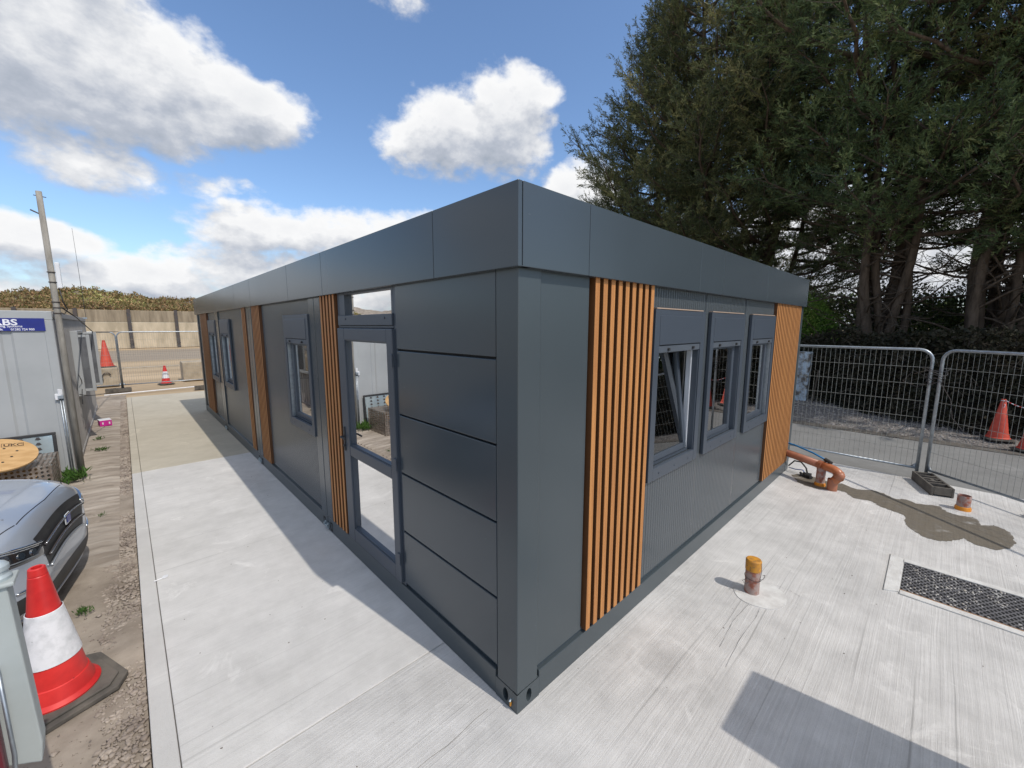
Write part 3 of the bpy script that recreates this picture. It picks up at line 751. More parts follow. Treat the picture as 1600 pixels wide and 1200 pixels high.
# --- front wall
MB(TR).box(.176, .618, -.030, -.014, .200, 2.60).build('cladding_panel', M['grey_scuffed'], bld, bevel=.003)
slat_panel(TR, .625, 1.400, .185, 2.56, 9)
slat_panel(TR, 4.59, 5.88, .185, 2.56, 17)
for a, b in ((.172, 1.402), (4.585, 5.886)):
    MB(TR).box(a, b, -.11, -.057, .168, 2.6).build('panel_backing', M['grey'], bld)
FW = [(1.415, 2.335), (2.485, 3.41), (3.64, 4.565)]
for k, (a, b, ws) in enumerate(((1.405, 2.405, FW[:1]), (2.408, 3.50, FW[1:2]), (3.503, 4.585, FW[2:]))):
    wall_sheet(TR, a, b, .20, 2.60, -.02, [opening(*w) for w in ws], rib=.04).build('ribbed_wall_panel', M['ribbed'], bld, recalc=False)
make_window(TR, *FW[0], tilt=R(8), handle=True, label='window tilted open inwards'); make_window(TR, *FW[1], handle=True); make_window(TR, *FW[2], white_jamb=False, handle=True)
for a, b in FW:
    MB(TR).box(a+.01, b-.06, -.02, .016, 2.388, 2.396).build('drip_trim', pm_cache('raw_timber', (.45, .33, .25)), bld)
# --- hidden walls
MB(TB).box(.17, BW-.17, -.06, -.02, .2, 2.6).build('wall_panel', M['ribbed'], bld)
light_opening = lambda a, b: (a+.07, b-.07, .32, 2.40)
LIGHT_OPENINGS = [(2.8, 5.7), (7.2, 8.4), (9.4, 10.6)]  # invented glazed openings in the unseen wall, added to brighten the room
wall_sheet(TE, .17, BL-.17, .2, 2.6, -.02, [light_opening(*w) for w in LIGHT_OPENINGS], rib=.04).build('ribbed_wall_panel', M['ribbed'], bld, recalc=False)
for a, b in LIGHT_OPENINGS:
    m = MB(TE); m.box(a, a+.07, -.06, .012, .24, 2.46); m.box(b-.07, b, -.06, .012, .24, 2.46); m.box(a+.071, b-.071, -.06, .012, .24, .32); m.box(a+.071, b-.071, -.06, .012, 2.40, 2.46)
    w = m.build('window', M['frame'], bld); MB(TE).box(a+.07, b-.07, -.05, -.045, .32, 2.40).build('pane', M['glass'], w)  # frame and pane of an added opening, there for the light it admits
# --- fascia
FH0, FH1, OV = 2.548, 2.947, .037
def fascia(T, cuts, L, name='fascia_panel'):
    for a, b in zip(cuts[:-1], cuts[1:]):
        m = MB(T); m.box(a+.0015, b-.0015, OV-.028, OV, FH0, FH1)
        m.box(a+.0015, b-.0015, OV-.10, OV-.029, FH0, FH0+.006)
        m.build(name, M['grey'], bld, bevel=.003)
fascia(TL, [-OV, .708, 2.646, 3.764, 5.667, 6.859, 8.82, 9.98, BL+OV], BL)
fascia(TR, [-OV+.03, .541, 2.112, 4.02, BW+OV-.03], BW)
fascia(TB, [0, 2, 4, BW], BW); fascia(TE, [0, 3, 6, 9, BL], BL)
m = MB()
for T, L in ((TL, BL), (TR, BW), (TB, BW), (TE, BL)):
    m.add([T(v) for v in MB().box(-.0, L, -.012, OV-.03, FH0+.01, FH1-.012).v], MB().box(0, 1, 0, 1, 0, 1).f)
m.build('fascia_backing', M['seal'], bld)
MB().box(.01, BW-.01, .01, BL-.01, 2.62, 2.70).build('roof', M['grey'], bld)
# --- inside
MB().box(.13, BW-.13, .13, BL-.13, .10, .195).build('floor', M['roomfloor'], bld)
MB().box(.135, BW-.135, .135, BL-.135, 2.48, 2.52).build('ceiling', M['room'], bld)
holesL = [opening(*w) for w in (W2, W3, W4)]+[(1.42, 2.23, .32, 2.55)]
wall_sheet(TL, .13, BL-.13, .195, 2.48, -.125, holesL, back=-.12).build('wall_lining', M['room'], bld, recalc=False)
wall_sheet(TR, .13, BW-.13, .195, 2.48, -.125, [opening(*w) for w in FW], back=-.12).build('wall_lining', M['room'], bld, recalc=False)
MB(TB).box(.13, BW-.13, -.14, -.125, .195, 2.48).build('wall_lining', M['room'], bld)
wall_sheet(TE, .13, BL-.13, .195, 2.48, -.125, [light_opening(*w) for w in LIGHT_OPENINGS], back=-.12).build('wall_lining', M['room'], bld, recalc=False)
MB().box(.3, BW-.13, 5.98, 6.04, .195, 2.48).build('partition', M['room'], bld)
# tools left on the floor inside the open window
def toolbag(x, y, rz, lab, col):
    t = local_thing('tool_case', lab, 'tool case', (x, y, .196), rz)
    MB().box(-.16, .16, -.09, .09, 0, .13).build('case_body', col, t, bevel=.015)
    MB().box(-.165, .165, -.095, .095, .131, .155).build('lid', M['black'], t, bevel=.006)
    MB().tube([(-.06, 0, .155), (-.05, 0, .19), (.05, 0, .19), (.06, 0, .155)], .008, 8).build('handle', M['black'], t, smooth=True)
toolbag(5.45, 1.62, .5, 'yellow tool case on the floor inside behind the tilted open window', M['yellow'])
toolbag(5.35, 1.95, 1.2, 'small yellow tool case with black lid, deeper inside the room than the other', M['yellow'])
toolbag(4.75, 1.52, .1, 'cream carton-like case on the floor inside, closest to the tilted window', pm('cream_case', (.62, .55, .35)))

# =================================================================== SITE CABIN (left)
cab = thing('site_cabin', 'pale grey steel site cabin with a blue company sign, behind the parked car', 'cabin', (-2.18, 7.5, GZ))
CY, CX, CH = 7.5, -2.18, 2.44
TF = lambda p: (p[0], CY-p[1], p[2])      # front: u = x
TS = lambda p: (CX+p[1], p[0], p[2])      # side: u = y
# front wall with wide shallow swages
m = MB(TF); us = []; u = -6.1
prof = []
while u < CX-.10:
    prof += [(u, 0), (u+.20, 0), (u+.225, -.018), (u+.30, -.018), (u+.325, 0)]; u += .40
prof = [p for p in prof if p[0] < CX-.12]+[(CX-.10, 0)]
n = len(prof)
m.add([(a, w, GZ+.1) for a, w in prof]+[(a, w, CH-.10) for a, w in prof], [(i, i+1, n+i+1, n+i) for i in range(n-1)])
m.build('front_wall', M['cabin'], cab, recalc=False)
MB(TF).box(-6.2, CX-.0, -.05, .012, CH-.10, CH+.03).build('top_rail', M['cabin'], cab, bevel=.008)
MB(TF).box(CX-.10, CX, -.10, .010, GZ+.02, CH-.101).build('corner_post', M['cabin'], cab, bevel=.008)
MB(TF).box(-6.2, CX-.101, -.05, .008, GZ+.02, GZ+.10).build('bottom_rail', M['cabin'], cab, bevel=.005)
m = MB(TS); prof = []; u = CY+.11
while u < 14.9: prof += [(u, -.002), (u+.07, -.002), (u+.09, -.028), (u+.16, -.028), (u+.18, -.002)]; u += .20
n = len(prof)
m.add([(a, w, GZ+.1) for a, w in prof]+[(a, w, CH-.06) for a, w in prof], [(i, i+1, n+i+1, n+i) for i in range(n-1)])
m.build('side_wall', M['cabin_side'], cab, recalc=False)
MB(TS).box(CY+.002, 15.0, -.06, .014, CH-.06, CH+.028).build('top_rail', M['cabin_side'], cab, bevel=.006)
MB(TS).box(CY+.101, 15.0, -.06, .012, GZ+.02, GZ+.10).build('bottom_rail', M['cabin_side'], cab, bevel=.006)
MB().box(-6.2, CX-.03, CY+.05, 15.0, GZ+.03, CH).build('cabin_body', M['cabin_side'], cab)
# sign
sg = MB(TF).box(-3.35, -2.262, .014, .020, 2.185, 2.365).build('sign', M['navy'], cab)
TX = lambda x, z, s=1.0: (lambda p: (x+p[0]*s, CY-.0215-p[2], z+p[1]*s))
text_mesh('RBS', .115, M['text'], 'sign_lettering', TX(-2.735, 2.268), sg, .0008, .003, 1.18)
text_mesh('Portable Building Systems', .044, M['text'], 'sign_lettering', TX(-2.93, 2.238), sg, .0008, .0004, 1.0)
text_mesh('.co.uk', .042, M['text'], 'sign_lettering', TX(-2.77, 2.194), sg, .0008, .0006, 1.15)
text_mesh('01282 724 900', .042, M['text'], 'sign_lettering', TX(-2.585, 2.194), sg, .0008, .0006, .86)
# electrical inlet and conduits at the front corner
m = MB(TF); m.box(-2.275, -2.235, .012, .05, 1.17, 1.26); m.tube([(-2.225, .04, 1.22), (-2.225, .04, 1.33)], .018, 10); m.tube([(-2.205, .04, 1.24), (-2.205, .04, 1.32)], .015, 10)
m.build('power_inlet', M['white'], cab, bevel=.004)
MB(TF).box(-2.245, -2.185, .02, .07, 1.185, 1.235).build('inlet_bracket', M['zinc'], cab, bevel=.003)
for x in (-2.225, -2.20):
    MB(TF).tube([(x, .035, 1.19), (x, .035, GZ)], .009, 8).build('conduit', M['zinc'], cab, smooth=True)
# steel shutters swung open off the side
def shutter(y0, y1x, w, z0, z1, lab):
    m = MB(); m.box(CX+.02, CX+.02+.05, y0, y0+.03, z0, z1); m.box(CX+w-.05, CX+w, y0, y0+.03, z0, z1)
    m.box(CX+.07, CX+w-.05, y0, y0+.03, z1-.05, z1); m.box(CX+.07, CX+w-.05, y0, y0+.03, z0, z0+.05)
    s = m.build('window_shutter', M['cabin'], cab, bevel=.004); s['label'] = lab
    m = MB(); k = CX+.07
    while k < CX+w-.06:
        m.box(k, k+.03, y0+.006, y0+.016, z0+.05, z1-.05); m.box(k+.03, k+.055, y0+.012, y0+.022, z0+.05, z1-.05); k += .055
    m.build('shutter_sheet', M['shutter'], s)
    if w > .26: MB().box(CX+.05, CX+w-.03, y0+.023, y0+.028, z0+.03, z1-.03).build('shutter_back', M['shutter'], s)
    return s
shutter(9.85, 0, .25, 1.00, 2.09, 'open shutter leaf nearest the camera')
shutter(11.9, 0, .28, .90, 2.12, 'open shutter leaf further along')
m = MB(TS); m.box(9.80, 9.86, .0, .10, .92, 2.16); m.box(11.86, 11.92, .0, .07, .92, 2.16); m.box(9.87, 11.85, .0, .07, 2.10, 2.16); m.box(9.87, 11.85, .0, .07, .92, .98)
m.build('window_frame', M['cabin'], cab, bevel=.004)
MB(TS).box(9.87, 11.85, .002, .02, .99, 2.09).build('window_pane', M['carglass'], cab)
m = MB(TS); m.tube([(9.6, .05, 1.35), (9.75, .07, 1.22), (9.85, .06, 1.10), (9.7, .05, .95), (9.55, .05, .8)], .006, 6); m.tube([(9.4, .04, 1.0), (9.8, .12, .92), (10.3, .20, .86), (10.9, .32, .80)], .008, 6)
m.build('cable', M['black'], cab, smooth=True)

# pole beside the cabin with an antenna box
pole = thing('utility_pole', 'weathered grey pole with a white antenna box, strapped to the cabin corner', 'pole', (-2.11, 7.42, GZ))
px, py = -2.115, 7.42
MB().tube([(px, py, GZ), (px, py, 2.2), (px-.005, py, 4.12)], [.040, .037, .032], 14).build('mast', M['pole'], pole, smooth=True)
m = MB(); m.box(px+.04, px+.09, py-.03, py+.03, 2.80, 3.16); m.build('antenna_box', M['white'], pole, bevel=.008)
m = MB()
for z in (2.44, 2.52, 2.60, 2.88, 3.02): m.tube([(px+.042*math.cos(a), py+.042*math.sin(a), z) for a in [i*math.pi/6 for i in range(12)]], .007, 5, closed=True)
m.build('strap', M['steel_dark'], pole)
m = MB(); m.tube([(px, py, 3.80), (px-.11, py+.02, 3.86)], .011, 6); m.tube([(px-.06, py, 4.06), (px+.06, py, 4.05)], .006, 6)
m.build('bracket_arm', M['steel_dark'], pole)
m = MB(); m.tube([(px+.05, py, 2.80), (px+.07, py, 2.6), (px+.1, py+.05, 2.5), (px+.06, py+.1, 2.43), (px-.05, py+.07, 2.50)], .008, 6)
m.tube([(px+.05, py+.02, 2.52), (px+.10, 9.0, 2.40), (-1.95, 12, 2.12), (-1.56, 18.3, 2.06)], .010, 6)
m.build('cable', M['black'], pole, smooth=True)
# thin whip aerial
wa = thing('whip_aerial', 'thin dark whip aerial standing on the cabin roof', 'aerial', (-2.5, 14.2, CH))
MB().tube([(-2.12, 14.2, CH), (-2.14, 14.2, 4.75)], [.006, .003], 6).build('rod', M['black'], wa); MB().box(-2.19, -2.10, 14.16, 14.24, CH, CH+.04).build('foot', M['zinc'], wa)

# =================================================================== CONES
def make_cone(H, rb, rt, red, sleeve, basesz, label, group=None, worn=False):
    t = local_thing('traffic_cone', label, 'traffic cone', (0, 0, 0), 0, group)
    h0 = .045
    def rad(z): return rb+(rt-rb)*(z-h0)/(H-h0)
    P = [(rb+.028, h0), (rb+.03, h0+.012), (rb+.006, h0+.03)]
    zc = h0+(H-h0)*.13
    P += [(rad(zc)+.002, zc), (rad(zc)-.004, zc+.004)]
    P += [(rad(H*.30)-.003, H*.30), (rad(H*.69)-.004, H*.69)] if sleeve else []
    P += [(rad(H*.94), H*.94), (rad(H*.94)-.004, H*.945), (rad(H*.95), H*.95), (rt+.002, H-.005), (rt-.004, H), (rt-.012, H-.002), (rt-.014, H-.08)]
    auto_smooth(MB().lathe(P, seg=40).build('cone_body', red, t), 35)
    if sleeve:
        P = [(rad(H*.325)+.0005, H*.325), (rad(H*.325)+.0035, H*.327), (rad(H*.685)+.003, H*.685), (rad(H*.685), H*.687)]
        auto_smooth(MB().lathe(P, seg=40).build('reflective_sleeve', M['sleeve'], t), 35)
    s = basesz; c = s*.32
    pts = [(-s, -s+c), (-s+c, -s), (s-c, -s), (s, -s+c), (s, s-c), (s-c, s), (-s+c, s), (-s, s-c)]
    m = MB(); m.prism(pts, 0, .030); m.prism([(x*.86, y*.86) for x, y in pts], .031, h0+.002)
    m.build('base', M['rubber'], t, bevel=.006)
    return t
c1 = make_cone(.86, .155, .034, M['red'], True, .26, 'large red and white traffic cone on a rubber base in the left foreground')
c1.location = (-1.965, 2.10, GZ+.02); c1.scale = (1.03, 1.03, 1.03); c1.rotation_euler = (R(1.0), R(-.5), R(22))
c2 = make_cone(.75, .15, .034, M['red'], True, .24, 'small red and white cone standing alone beyond the far end of the slab')
c2.location = (-.36, 20.0, GZ); c2.rotation_euler = (0, 0, .3)
c3 = make_cone(1.05, .20, .04, M['oldred'], False, .27, 'tall plain orange-red cone standing on a concrete block at the far left', 'plain red cones')
c3.location = (-2.02, 20.9, .66)
c4 = dup(c3, (10.80, -2.44, .07), .4, 'plain red cone behind the fence with red and white tape tied to its tip', 'plain red cones'); c4.scale = (.74, .74, .76)
c5 = dup(c3, (10.30, -2.80, .02), .9, 'plain red cone behind the fence cut by the right edge of the photo', 'plain red cones'); c5.scale = (.74, .74, .76)
# barrier tape between the two
m = MB(); a = Vector((10.80, -2.44, .86)); b_ = Vector((10.30, -2.86, .80)); N_ = 14; pts = []
for i in range(N_+1):
    f = i/N_; p = a.lerp(b_, f); p.z -= .06*math.sin(math.pi*f); pts.append(p)
mA, mB_ = MB(), MB()
for i in range(N_): (mA if i % 2 else mB_).tube([pts[i], pts[i+1]], .008, 6)
tp = thing('barrier_tape', 'red and white barrier tape strung between the two cones behind the fence', 'tape', tuple(a))
mA.tube([a+Vector((0, 0, -.02)), a+Vector((-.05, -.02, -.1)), a+Vector((-.05, 0, -.2))], .005, 5); mA.tube([a+Vector((.035*math.cos(k), .035*math.sin(k), -.02)) for k in range(6)], .008, 5, closed=True)
mA.build('white_band', M['white'], tp); mB_.build('red_band', M['red'], tp)

# =================================================================== FENCES
def fence_panel(L, H, label, group='temporary mesh fence panels'):
    """local: runs along +x from 0 to L, foot at z=0"""
    t = local_thing('mesh_fence_panel', label, 'fence', (0, 0, 0), 0, group)
    r = .021; zb = .16; rc = .16; pts = [(0, 0, 0), (0, 0, H-rc)]
    for k in range(1, 7): a = math.pi/2*k/6; pts.append((rc-rc*math.cos(a), 0, H-rc+rc*math.sin(a)))
    for k in range(0, 7): a = math.pi/2*k/6; pts.append((L-rc+rc*math.sin(a), 0, H-rc+rc*math.cos(a)))
    pts += [(L, 0, 0)]
    m = MB(); m.tube(pts, r, 10); m.tube([(0, 0, zb), (L, 0, zb)], r*.8, 8)
    for s, x in ((1, 0), (-1, L)): m.add([(x, -.003, zb+.10), (x, .003, zb+.10), (x, .003, zb), (x, -.003, zb), (x+s*.09, 0, zb)], [(0, 1, 2, 3), (0, 4, 1), (1, 4, 2), (3, 4, 0)])
    m.build('tube_frame', M['zinc'], t, smooth=True)
    m = MB(); n = int(L/.062); 
    for i in range(1, n):
        x = L*i/n; e = 0 if rc < x < L-rc else rc-math.sqrt(max(0, rc*rc-(rc-min(x, L-x))**2))
        bow = .006*math.sin(i*2.3)
        m.tube([(x, 0, zb), (x+bow, .002, H*.55), (x, 0, H-e)], .0021, 4, cap=False)
    for z in np.linspace(zb+.27, H-.26, 6): m.tube([(0, 0, z), (L*.5, .003, z+.004*math.sin(z*9)), (L, 0, z)], .0026, 4, cap=False)
    m.build('wire_mesh', M['wire'], t)
    return t
def fence_foot(label, loc, rz, group='fence feet'):
    t = local_thing('ballast_block', label, 'ballast block', loc, rz, group)
    m = MB(); a, b, h = .34, .115, .13
    m.box(-a, a, -b, -b+.028, 0, h); m.box(-a, a, b-.028, b, 0, h)
    for x in (-a, -.17, -.06, .05, .16, a-.03): m.box(x, x+.03, -b+.028, b-.028, .02, h-.002)
    m.box(-a+.03, a-.03, -b+.028, b-.028, .02, .045); m.box(-.055, .045, -.02, .02, .02, h-.001)
    m.build('block_body', M['rubber'], t, bevel=.006)
    return t
f1 = fence_panel(3.5, 1.93, 'mesh fence panel running from the building corner to the joint left of the cones')
f1.location = (6.98, -1.43, .0); f1.rotation_euler = (0, 0, math.atan2(3.5, .12))
f2 = fence_panel(3.5, 1.93, 'mesh fence panel at the right edge in front of the red cones')
f2.location = (6.98, -1.53, .0); f2.rotation_euler = (0, 0, math.atan2(-.76, -.65))
f3 = dup(f1, (7.12, 2.15, 0), math.atan2(3.5, .02), 'mesh fence panel hidden beside the far side of the building')
ft = fence_foot('black rubber fence foot under the panel joint next to the short pipe', (6.60, -1.60, 0), math.atan2(.33, 1.0))
fence_foot('dark rubber fence foot at the right edge of the photo', (5.95, -2.66, 0), math.atan2(.3, 1.0))
cl = thing('fence_clip', 'wire ties and loose cable looped round the two fence posts', 'wire tie', (6.97, -1.48, 1.5))
m = MB()
for k in range(5):
    cz = 1.45+.05*k; rr = .05+.012*k
    m.tube([(6.96+rr*math.cos(a)*.7, -1.48+rr*math.sin(a)*1.4, cz+.03*math.sin(a*2+k)) for a in [i*math.pi/7 for i in range(14)]], .004, 5, closed=True)
m.tube([(6.95, -1.45, 1.5), (6.98, -1.25, 1.62), (7.0, -1.15, 1.45), (6.98, -1.3, 1.38), (6.95, -1.46, 1.45)], .004, 5)
m.tube([(6.9, -1.55, 1.45), (6.82, -1.66, 1.25), (6.80, -1.70, 1.0), (6.7, -1.85, .8)], .004, 5)
m.tube([(6.98, -1.35, .65), (6.99, -1.1, .55), (7.0, -.95, .62)], .003, 5)
m.build('wire_loop', M['steel_dark'], cl)
# far fence beyond the slab
g1 = dup(f1, (-1.62, 18.6, 0), 0, 'far mesh fence panel beyond the end of the slab, right of the far left post'); g1.scale = (1.0, 1, 1.06)
g2 = dup(f1, (-5.15, 18.4, 0), .05, 'far mesh fence panel behind the site cabin'); g2.scale = (1.0, 1, 1.06)
g3 = dup(f1, (1.95, 18.55, 0), -.02, 'far mesh fence panel hidden behind the end of the building'); g3.scale = (1.0, 1, 1.06)
fence_foot('long dark fence foot at the far left post beyond the slab', (-1.75, 18.55, GZ), .05)
fence_foot('dark fence foot at the far end of the building', (.62, 17.35, GZ), -.1)

# =================================================================== PIPES AND FITTINGS
def open_pipe(x, y, h, r, mat, label, collar=None, cap=None, tilt=(0, 0)):
    t = local_thing('drain_pipe', label, 'pipe', (x, y, 0)); t.rotation_euler = (tilt[0], tilt[1], 0)
    P = [(r, 0), (r, h-.004), (r-.002, h), (r-.006, h), (r-.007, h-.004), (r-.007, .02)]
    auto_smooth(MB().lathe(P, seg=28).build('pipe_wall', mat, t), 30)
    if collar: auto_smooth(MB().lathe([(r+.012, 0), (r+.012, .03), (r+.006, .045), (r+.001, .048)], seg=28).build('collar', collar, t), 30)
    return t
p1 = open_pipe(5.585, -.495, .275, .055, M['clay_dirty'], 'taller cement-smeared standpipe with an orange collar beside the elbow pipe', M['orange'])
p2 = open_pipe(5.50, -.645, .16, .060, M['clay'], 'short terracotta socket holding the end of the elbow pipe')
p3 = open_pipe(5.92, -1.885, .185, .062, M['clay_dirty'], 'short cement-smeared pipe stub with orange collar beside the fence foot', M['orange'])
# capped pipe with wire in the middle of the slab
p4 = local_thing('capped_pipe', 'dirty upright pipe with a yellow taped cap and wire tied around it', 'pipe', (2.24, -.585, 0)); p4.rotation_euler = (R(-1), R(2), 0)
auto_smooth(MB().lathe([(.056, 0), (.056, .245)], seg=28).build('pipe_wall', M['clay_dirty'], p4), 30)
auto_smooth(MB().lathe([(.0565, .20), (.0595, .205), (.060, .288), (.054, .298), (.0, .30)], seg=28).build('yellow_cap', M['yellow'], p4), 30)
m = MB(); m.tube([(.062*math.cos(a), .062*math.sin(a), .135+.01*math.sin(a)) for a in [i*math.pi/8 for i in range(16)]], .0022, 5, closed=True)
m.tube([(-.02, -.058, .13), (.03, -.075, .14), (.09, -.07, .145), (.105, -.05, .13)], .0022, 5); m.tube([(-.05, .03, .13), (-.09, .05, .12), (-.095, .03, .10), (-.06, .01, .11)], .0022, 5)
m.tube([(.0, -.06, .28), (.01, -.062, .2), (-.02, -.06, .14)], .0018, 5)
m.build('tie_wire', M['steel_dark'], p4)
m = MB(); pts = [(2.27+.215*math.cos(a)*(1+.05*math.sin(3*a)), -.64+.20*math.sin(a)*(1+.06*math.cos(2*a))) for a in [i*math.pi/20 for i in range(40)]]
m.prism(pts, -.02, .005); struct(m, 'mortar_patch', M['white_grout'])
for pth in ([(2.49, -.66), (2.50, -.80), (2.46, -.90)], [(2.06, -.70), (1.9, -.71), (1.6, -.70), (1.2, -.72)], [(2.05, -.62), (1.75, -.60), (1.35, -.63)]):
    m = MB(); pr = [Vector((*p, .0035)) for p in pth]; sm = []
    for a, b_ in zip(pr[:-1], pr[1:]):
        for k in range(8): q = a.lerp(b_, k/8); jt = .0012 if len(pth) < 4 or pth[0][0] < 2.2 else .004; sm.append(q+Vector((random.uniform(-jt, jt), random.uniform(-jt, jt), 0)))
    for a, b_ in zip(sm[:-1], sm[1:]):
        n_ = Vector((-(b_-a).y, (b_-a).x, 0)).normalized()*random.uniform(.0004, .0014); m.add([a-n_, b_-n_, b_+n_, a+n_], [(0, 1, 2, 3)])
    struct(m, 'crack', pm_cache('crack_shade', (.20, .195, .19)))
# horizontal drain run with elbow
dr = thing('soil_pipe', 'terracotta drain pipe leaving the building and bending down into a socket', 'pipe', (5.7, -.3, 0))
a = Vector((6.22, .62, .33)); b_ = Vector((5.60, -.47, .30)); dd = (b_-a).normalized()
MB().tube([a, b_], .054, 20).build('straight_run', M['clay'], dr, smooth=True)
MB().tube([b_-dd*.01, b_+dd*.05], .064, 20).build('coupling', M['clay'], dr, smooth=False)
el = [b_+dd*.03, Vector((5.555, -.57, .298)), Vector((5.515, -.645, .29)), Vector((5.487, -.695, .265)), Vector((5.478, -.712, .23)), Vector((5.484, -.70, .19)), Vector((5.495, -.67, .15)), Vector((5.50, -.652, .12)), Vector((5.503, -.645, .06))]
MB().tube(el, .056, 20).build('elbow', pm('orange_elbow', (.46, .155, .065), (.36, .12, .05), rough=.35), dr, smooth=True)
MB().tube([el[3], el[4], el[5]], .066, 20).build('elbow_ring', M['clay'], dr, smooth=True)
# blue water pipe with fitting
bw = thing('water_pipe', 'blue water pipe curving down to a fitting above the drain run', 'pipe', (5.7, -.2, .4))
MB().tube([(6.16, .60, .46), (6.0, .25, .47), (5.86, -.10, .455), (5.72, -.36, .42), (5.60, -.55, .375)], .0125, 10).build('hose', M['blue'], bw, smooth=True)
MB().tube([(5.615, -.52, .385), (5.56, -.60, .36)], .026, 12).build('compression_nut', M['black'], bw)
MB().tube([(5.575, -.56, .36), (5.575, -.545, .28)], .017, 12).build('valve', M['white'], bw)
MB().tube([(5.575, -.545, .30), (5.60, -.52, .24)], .022, 12).build('valve_collar', M['blue_fit'], bw)
MB().tube([(5.60, -.52, .245), (5.615, -.50, .20)], .016, 10).build('end_nut', M['zinc'], bw)
# black cable and connector
bc = thing('power_cable', 'black cable looping to a dark connector on the wet concrete at the building corner', 'cable', (6.0, -.1, 0))
MB().tube([(6.05, -.01, .06), (6.0, -.09, .17), (5.93, -.19, .19), (5.87, -.27, .13), (5.85, -.30, .03)], .011, 8).build('cable_run', M['black'], bc, smooth=True)
MB().tube([(6.02, -.02, .04), (5.96, -.12, .05), (5.93, -.22, .07), (5.90, -.26, .03)], .007, 6).build('thin_cable', M['blue_fit'], bc, smooth=True)
m = MB(); m.box(5.78, 5.92, -.34, -.27, .006, .05); m.tube([(5.86, -.25, .04), (5.76, -.36, .03)], .028, 10); m.tube([(5.90, -.20, .03), (5.80, -.24, .025)], .018, 8)
m.build('connector', M['black'], bc, bevel=.004)

# drainage channel with grating
ch = thing('channel_drain', 'long dark steel grating set in a pale mortar surround at the right edge', 'drain', (3.5, -1.45, 0))
m = MB(); X0, X1, Y0, Y1 = 3.19, 3.80, -1.455, -5.0
m.prism([(3.095, -1.363), (3.903, -1.357), (3.86, -1.452), (3.15, -1.458)], -.01, .012)
m.box(3.12, 3.19, Y1, Y0-.006, -.01, .0115); m.box(3.80, 3.87, Y1, Y0-.001, -.01, .0115)
m.build('mortar_surround', M['white_grout'], ch, bevel=.003)
MB().box(X0+.003, X1-.003, Y1, Y0-.008, -.01, .0035).build('pit', M['seal'], ch)
m = MB(); n_ = 46; st = .035; 
k = Y0-.012
def clipseg(p, q):
    # clip segment to the plate rectangle
    t0, t1 = 0.0, 1.0; dx, dy = q[0]-p[0], q[1]-p[1]
    for pp_, qq_ in ((-dx, p[0]-(X0+.006)), (dx, (X1-.006)-p[0]), (-dy, p[1]-Y1), (dy, (Y0-.012)-p[1])):
        if abs(pp_) < 1e-12:
            if qq_ < 0: return None
        else:
            r_ = qq_/pp_
            if pp_ < 0: t0 = max(t0, r_)
            else: t1 = min(t1, r_)
    return None if t0 >= t1 else ((p[0]+dx*t0, p[1]+dy*t0), (p[0]+dx*t1, p[1]+dy*t1))
for s_ in (1, -1):
    for i in range(-40, 160):
        c0 = Y0-.012-i*.040
        seg_ = clipseg((X0, c0), (X1, c0+s_*(X1-X0)*.62))
        if seg_:
            (ax, ay), (bx, by) = seg_; n2_ = Vector((-(by-ay), bx-ax, 0))
            if n2_.length < .01: continue
            n2_ = n2_.normalized()*.0062; h_ = .0085 if s_ > 0 else .0080
            m.add([(ax-n2_.x, ay-n2_.y, h_), (bx-n2_.x, by-n2_.y, h_), (bx+n2_.x, by+n2_.y, h_), (ax+n2_.x, ay+n2_.y, h_)], [(0, 1, 2, 3)])
m.build('grating', M['plate_dark'], ch)
MB().box(X0-.004, X0+.006, Y1, Y0-.006, .0, .0125).build('rusty_edge', pm('rust', (.35, .17, .06)), ch)

n = 420
gx = RNG.uniform(3.21, 3.79, n); gy = -1.5-RNG.random(n)*1.1
kp = (vnoise(gx*3+5, gy*3+20, 1.0, 55) > .52) | (RNG.random(n) < .12); gx, gy = gx[kp], gy[kp]
o = stones('grit', np.stack([gx, gy, np.full(len(gx), .010)], 1), .002, .008, pm('pale_grit', (.62, .60, .57), (.40, .36, .31), vscale=40))
tag(o, 'pale grit and cement flakes lying on the steel grating', 'grit')
# unseen box added behind the camera to throw the rectangular shadow on the slab
lk = thing('shadow_caster', 'unseen tall grey box added to cast the rectangular shadow on the slab', 'shadow caster', (1.35, -2.9, 0))
MB().box(1.05, 1.62, -3.05, -2.60, .08, 2.25).build('caster_body', M['cabin'], lk, bevel=.01)
MB().box(1.08, 1.59, -2.60, -2.585, .12, 2.20).build('door', M['cabin'], lk, bevel=.004)
MB().tube([(1.52, -2.585, 1.1), (1.52, -2.55, 1.1), (1.52, -2.55, 1.25), (1.52, -2.585, 1.25)], .008, 8).build('handle', M['black'], lk)
for x in (1.10, 1.57):
    for y in (-3.0, -2.65): MB().tube([(x, y, 0), (x, y, .085)], .02, 8).build('leg', M['black'], lk)

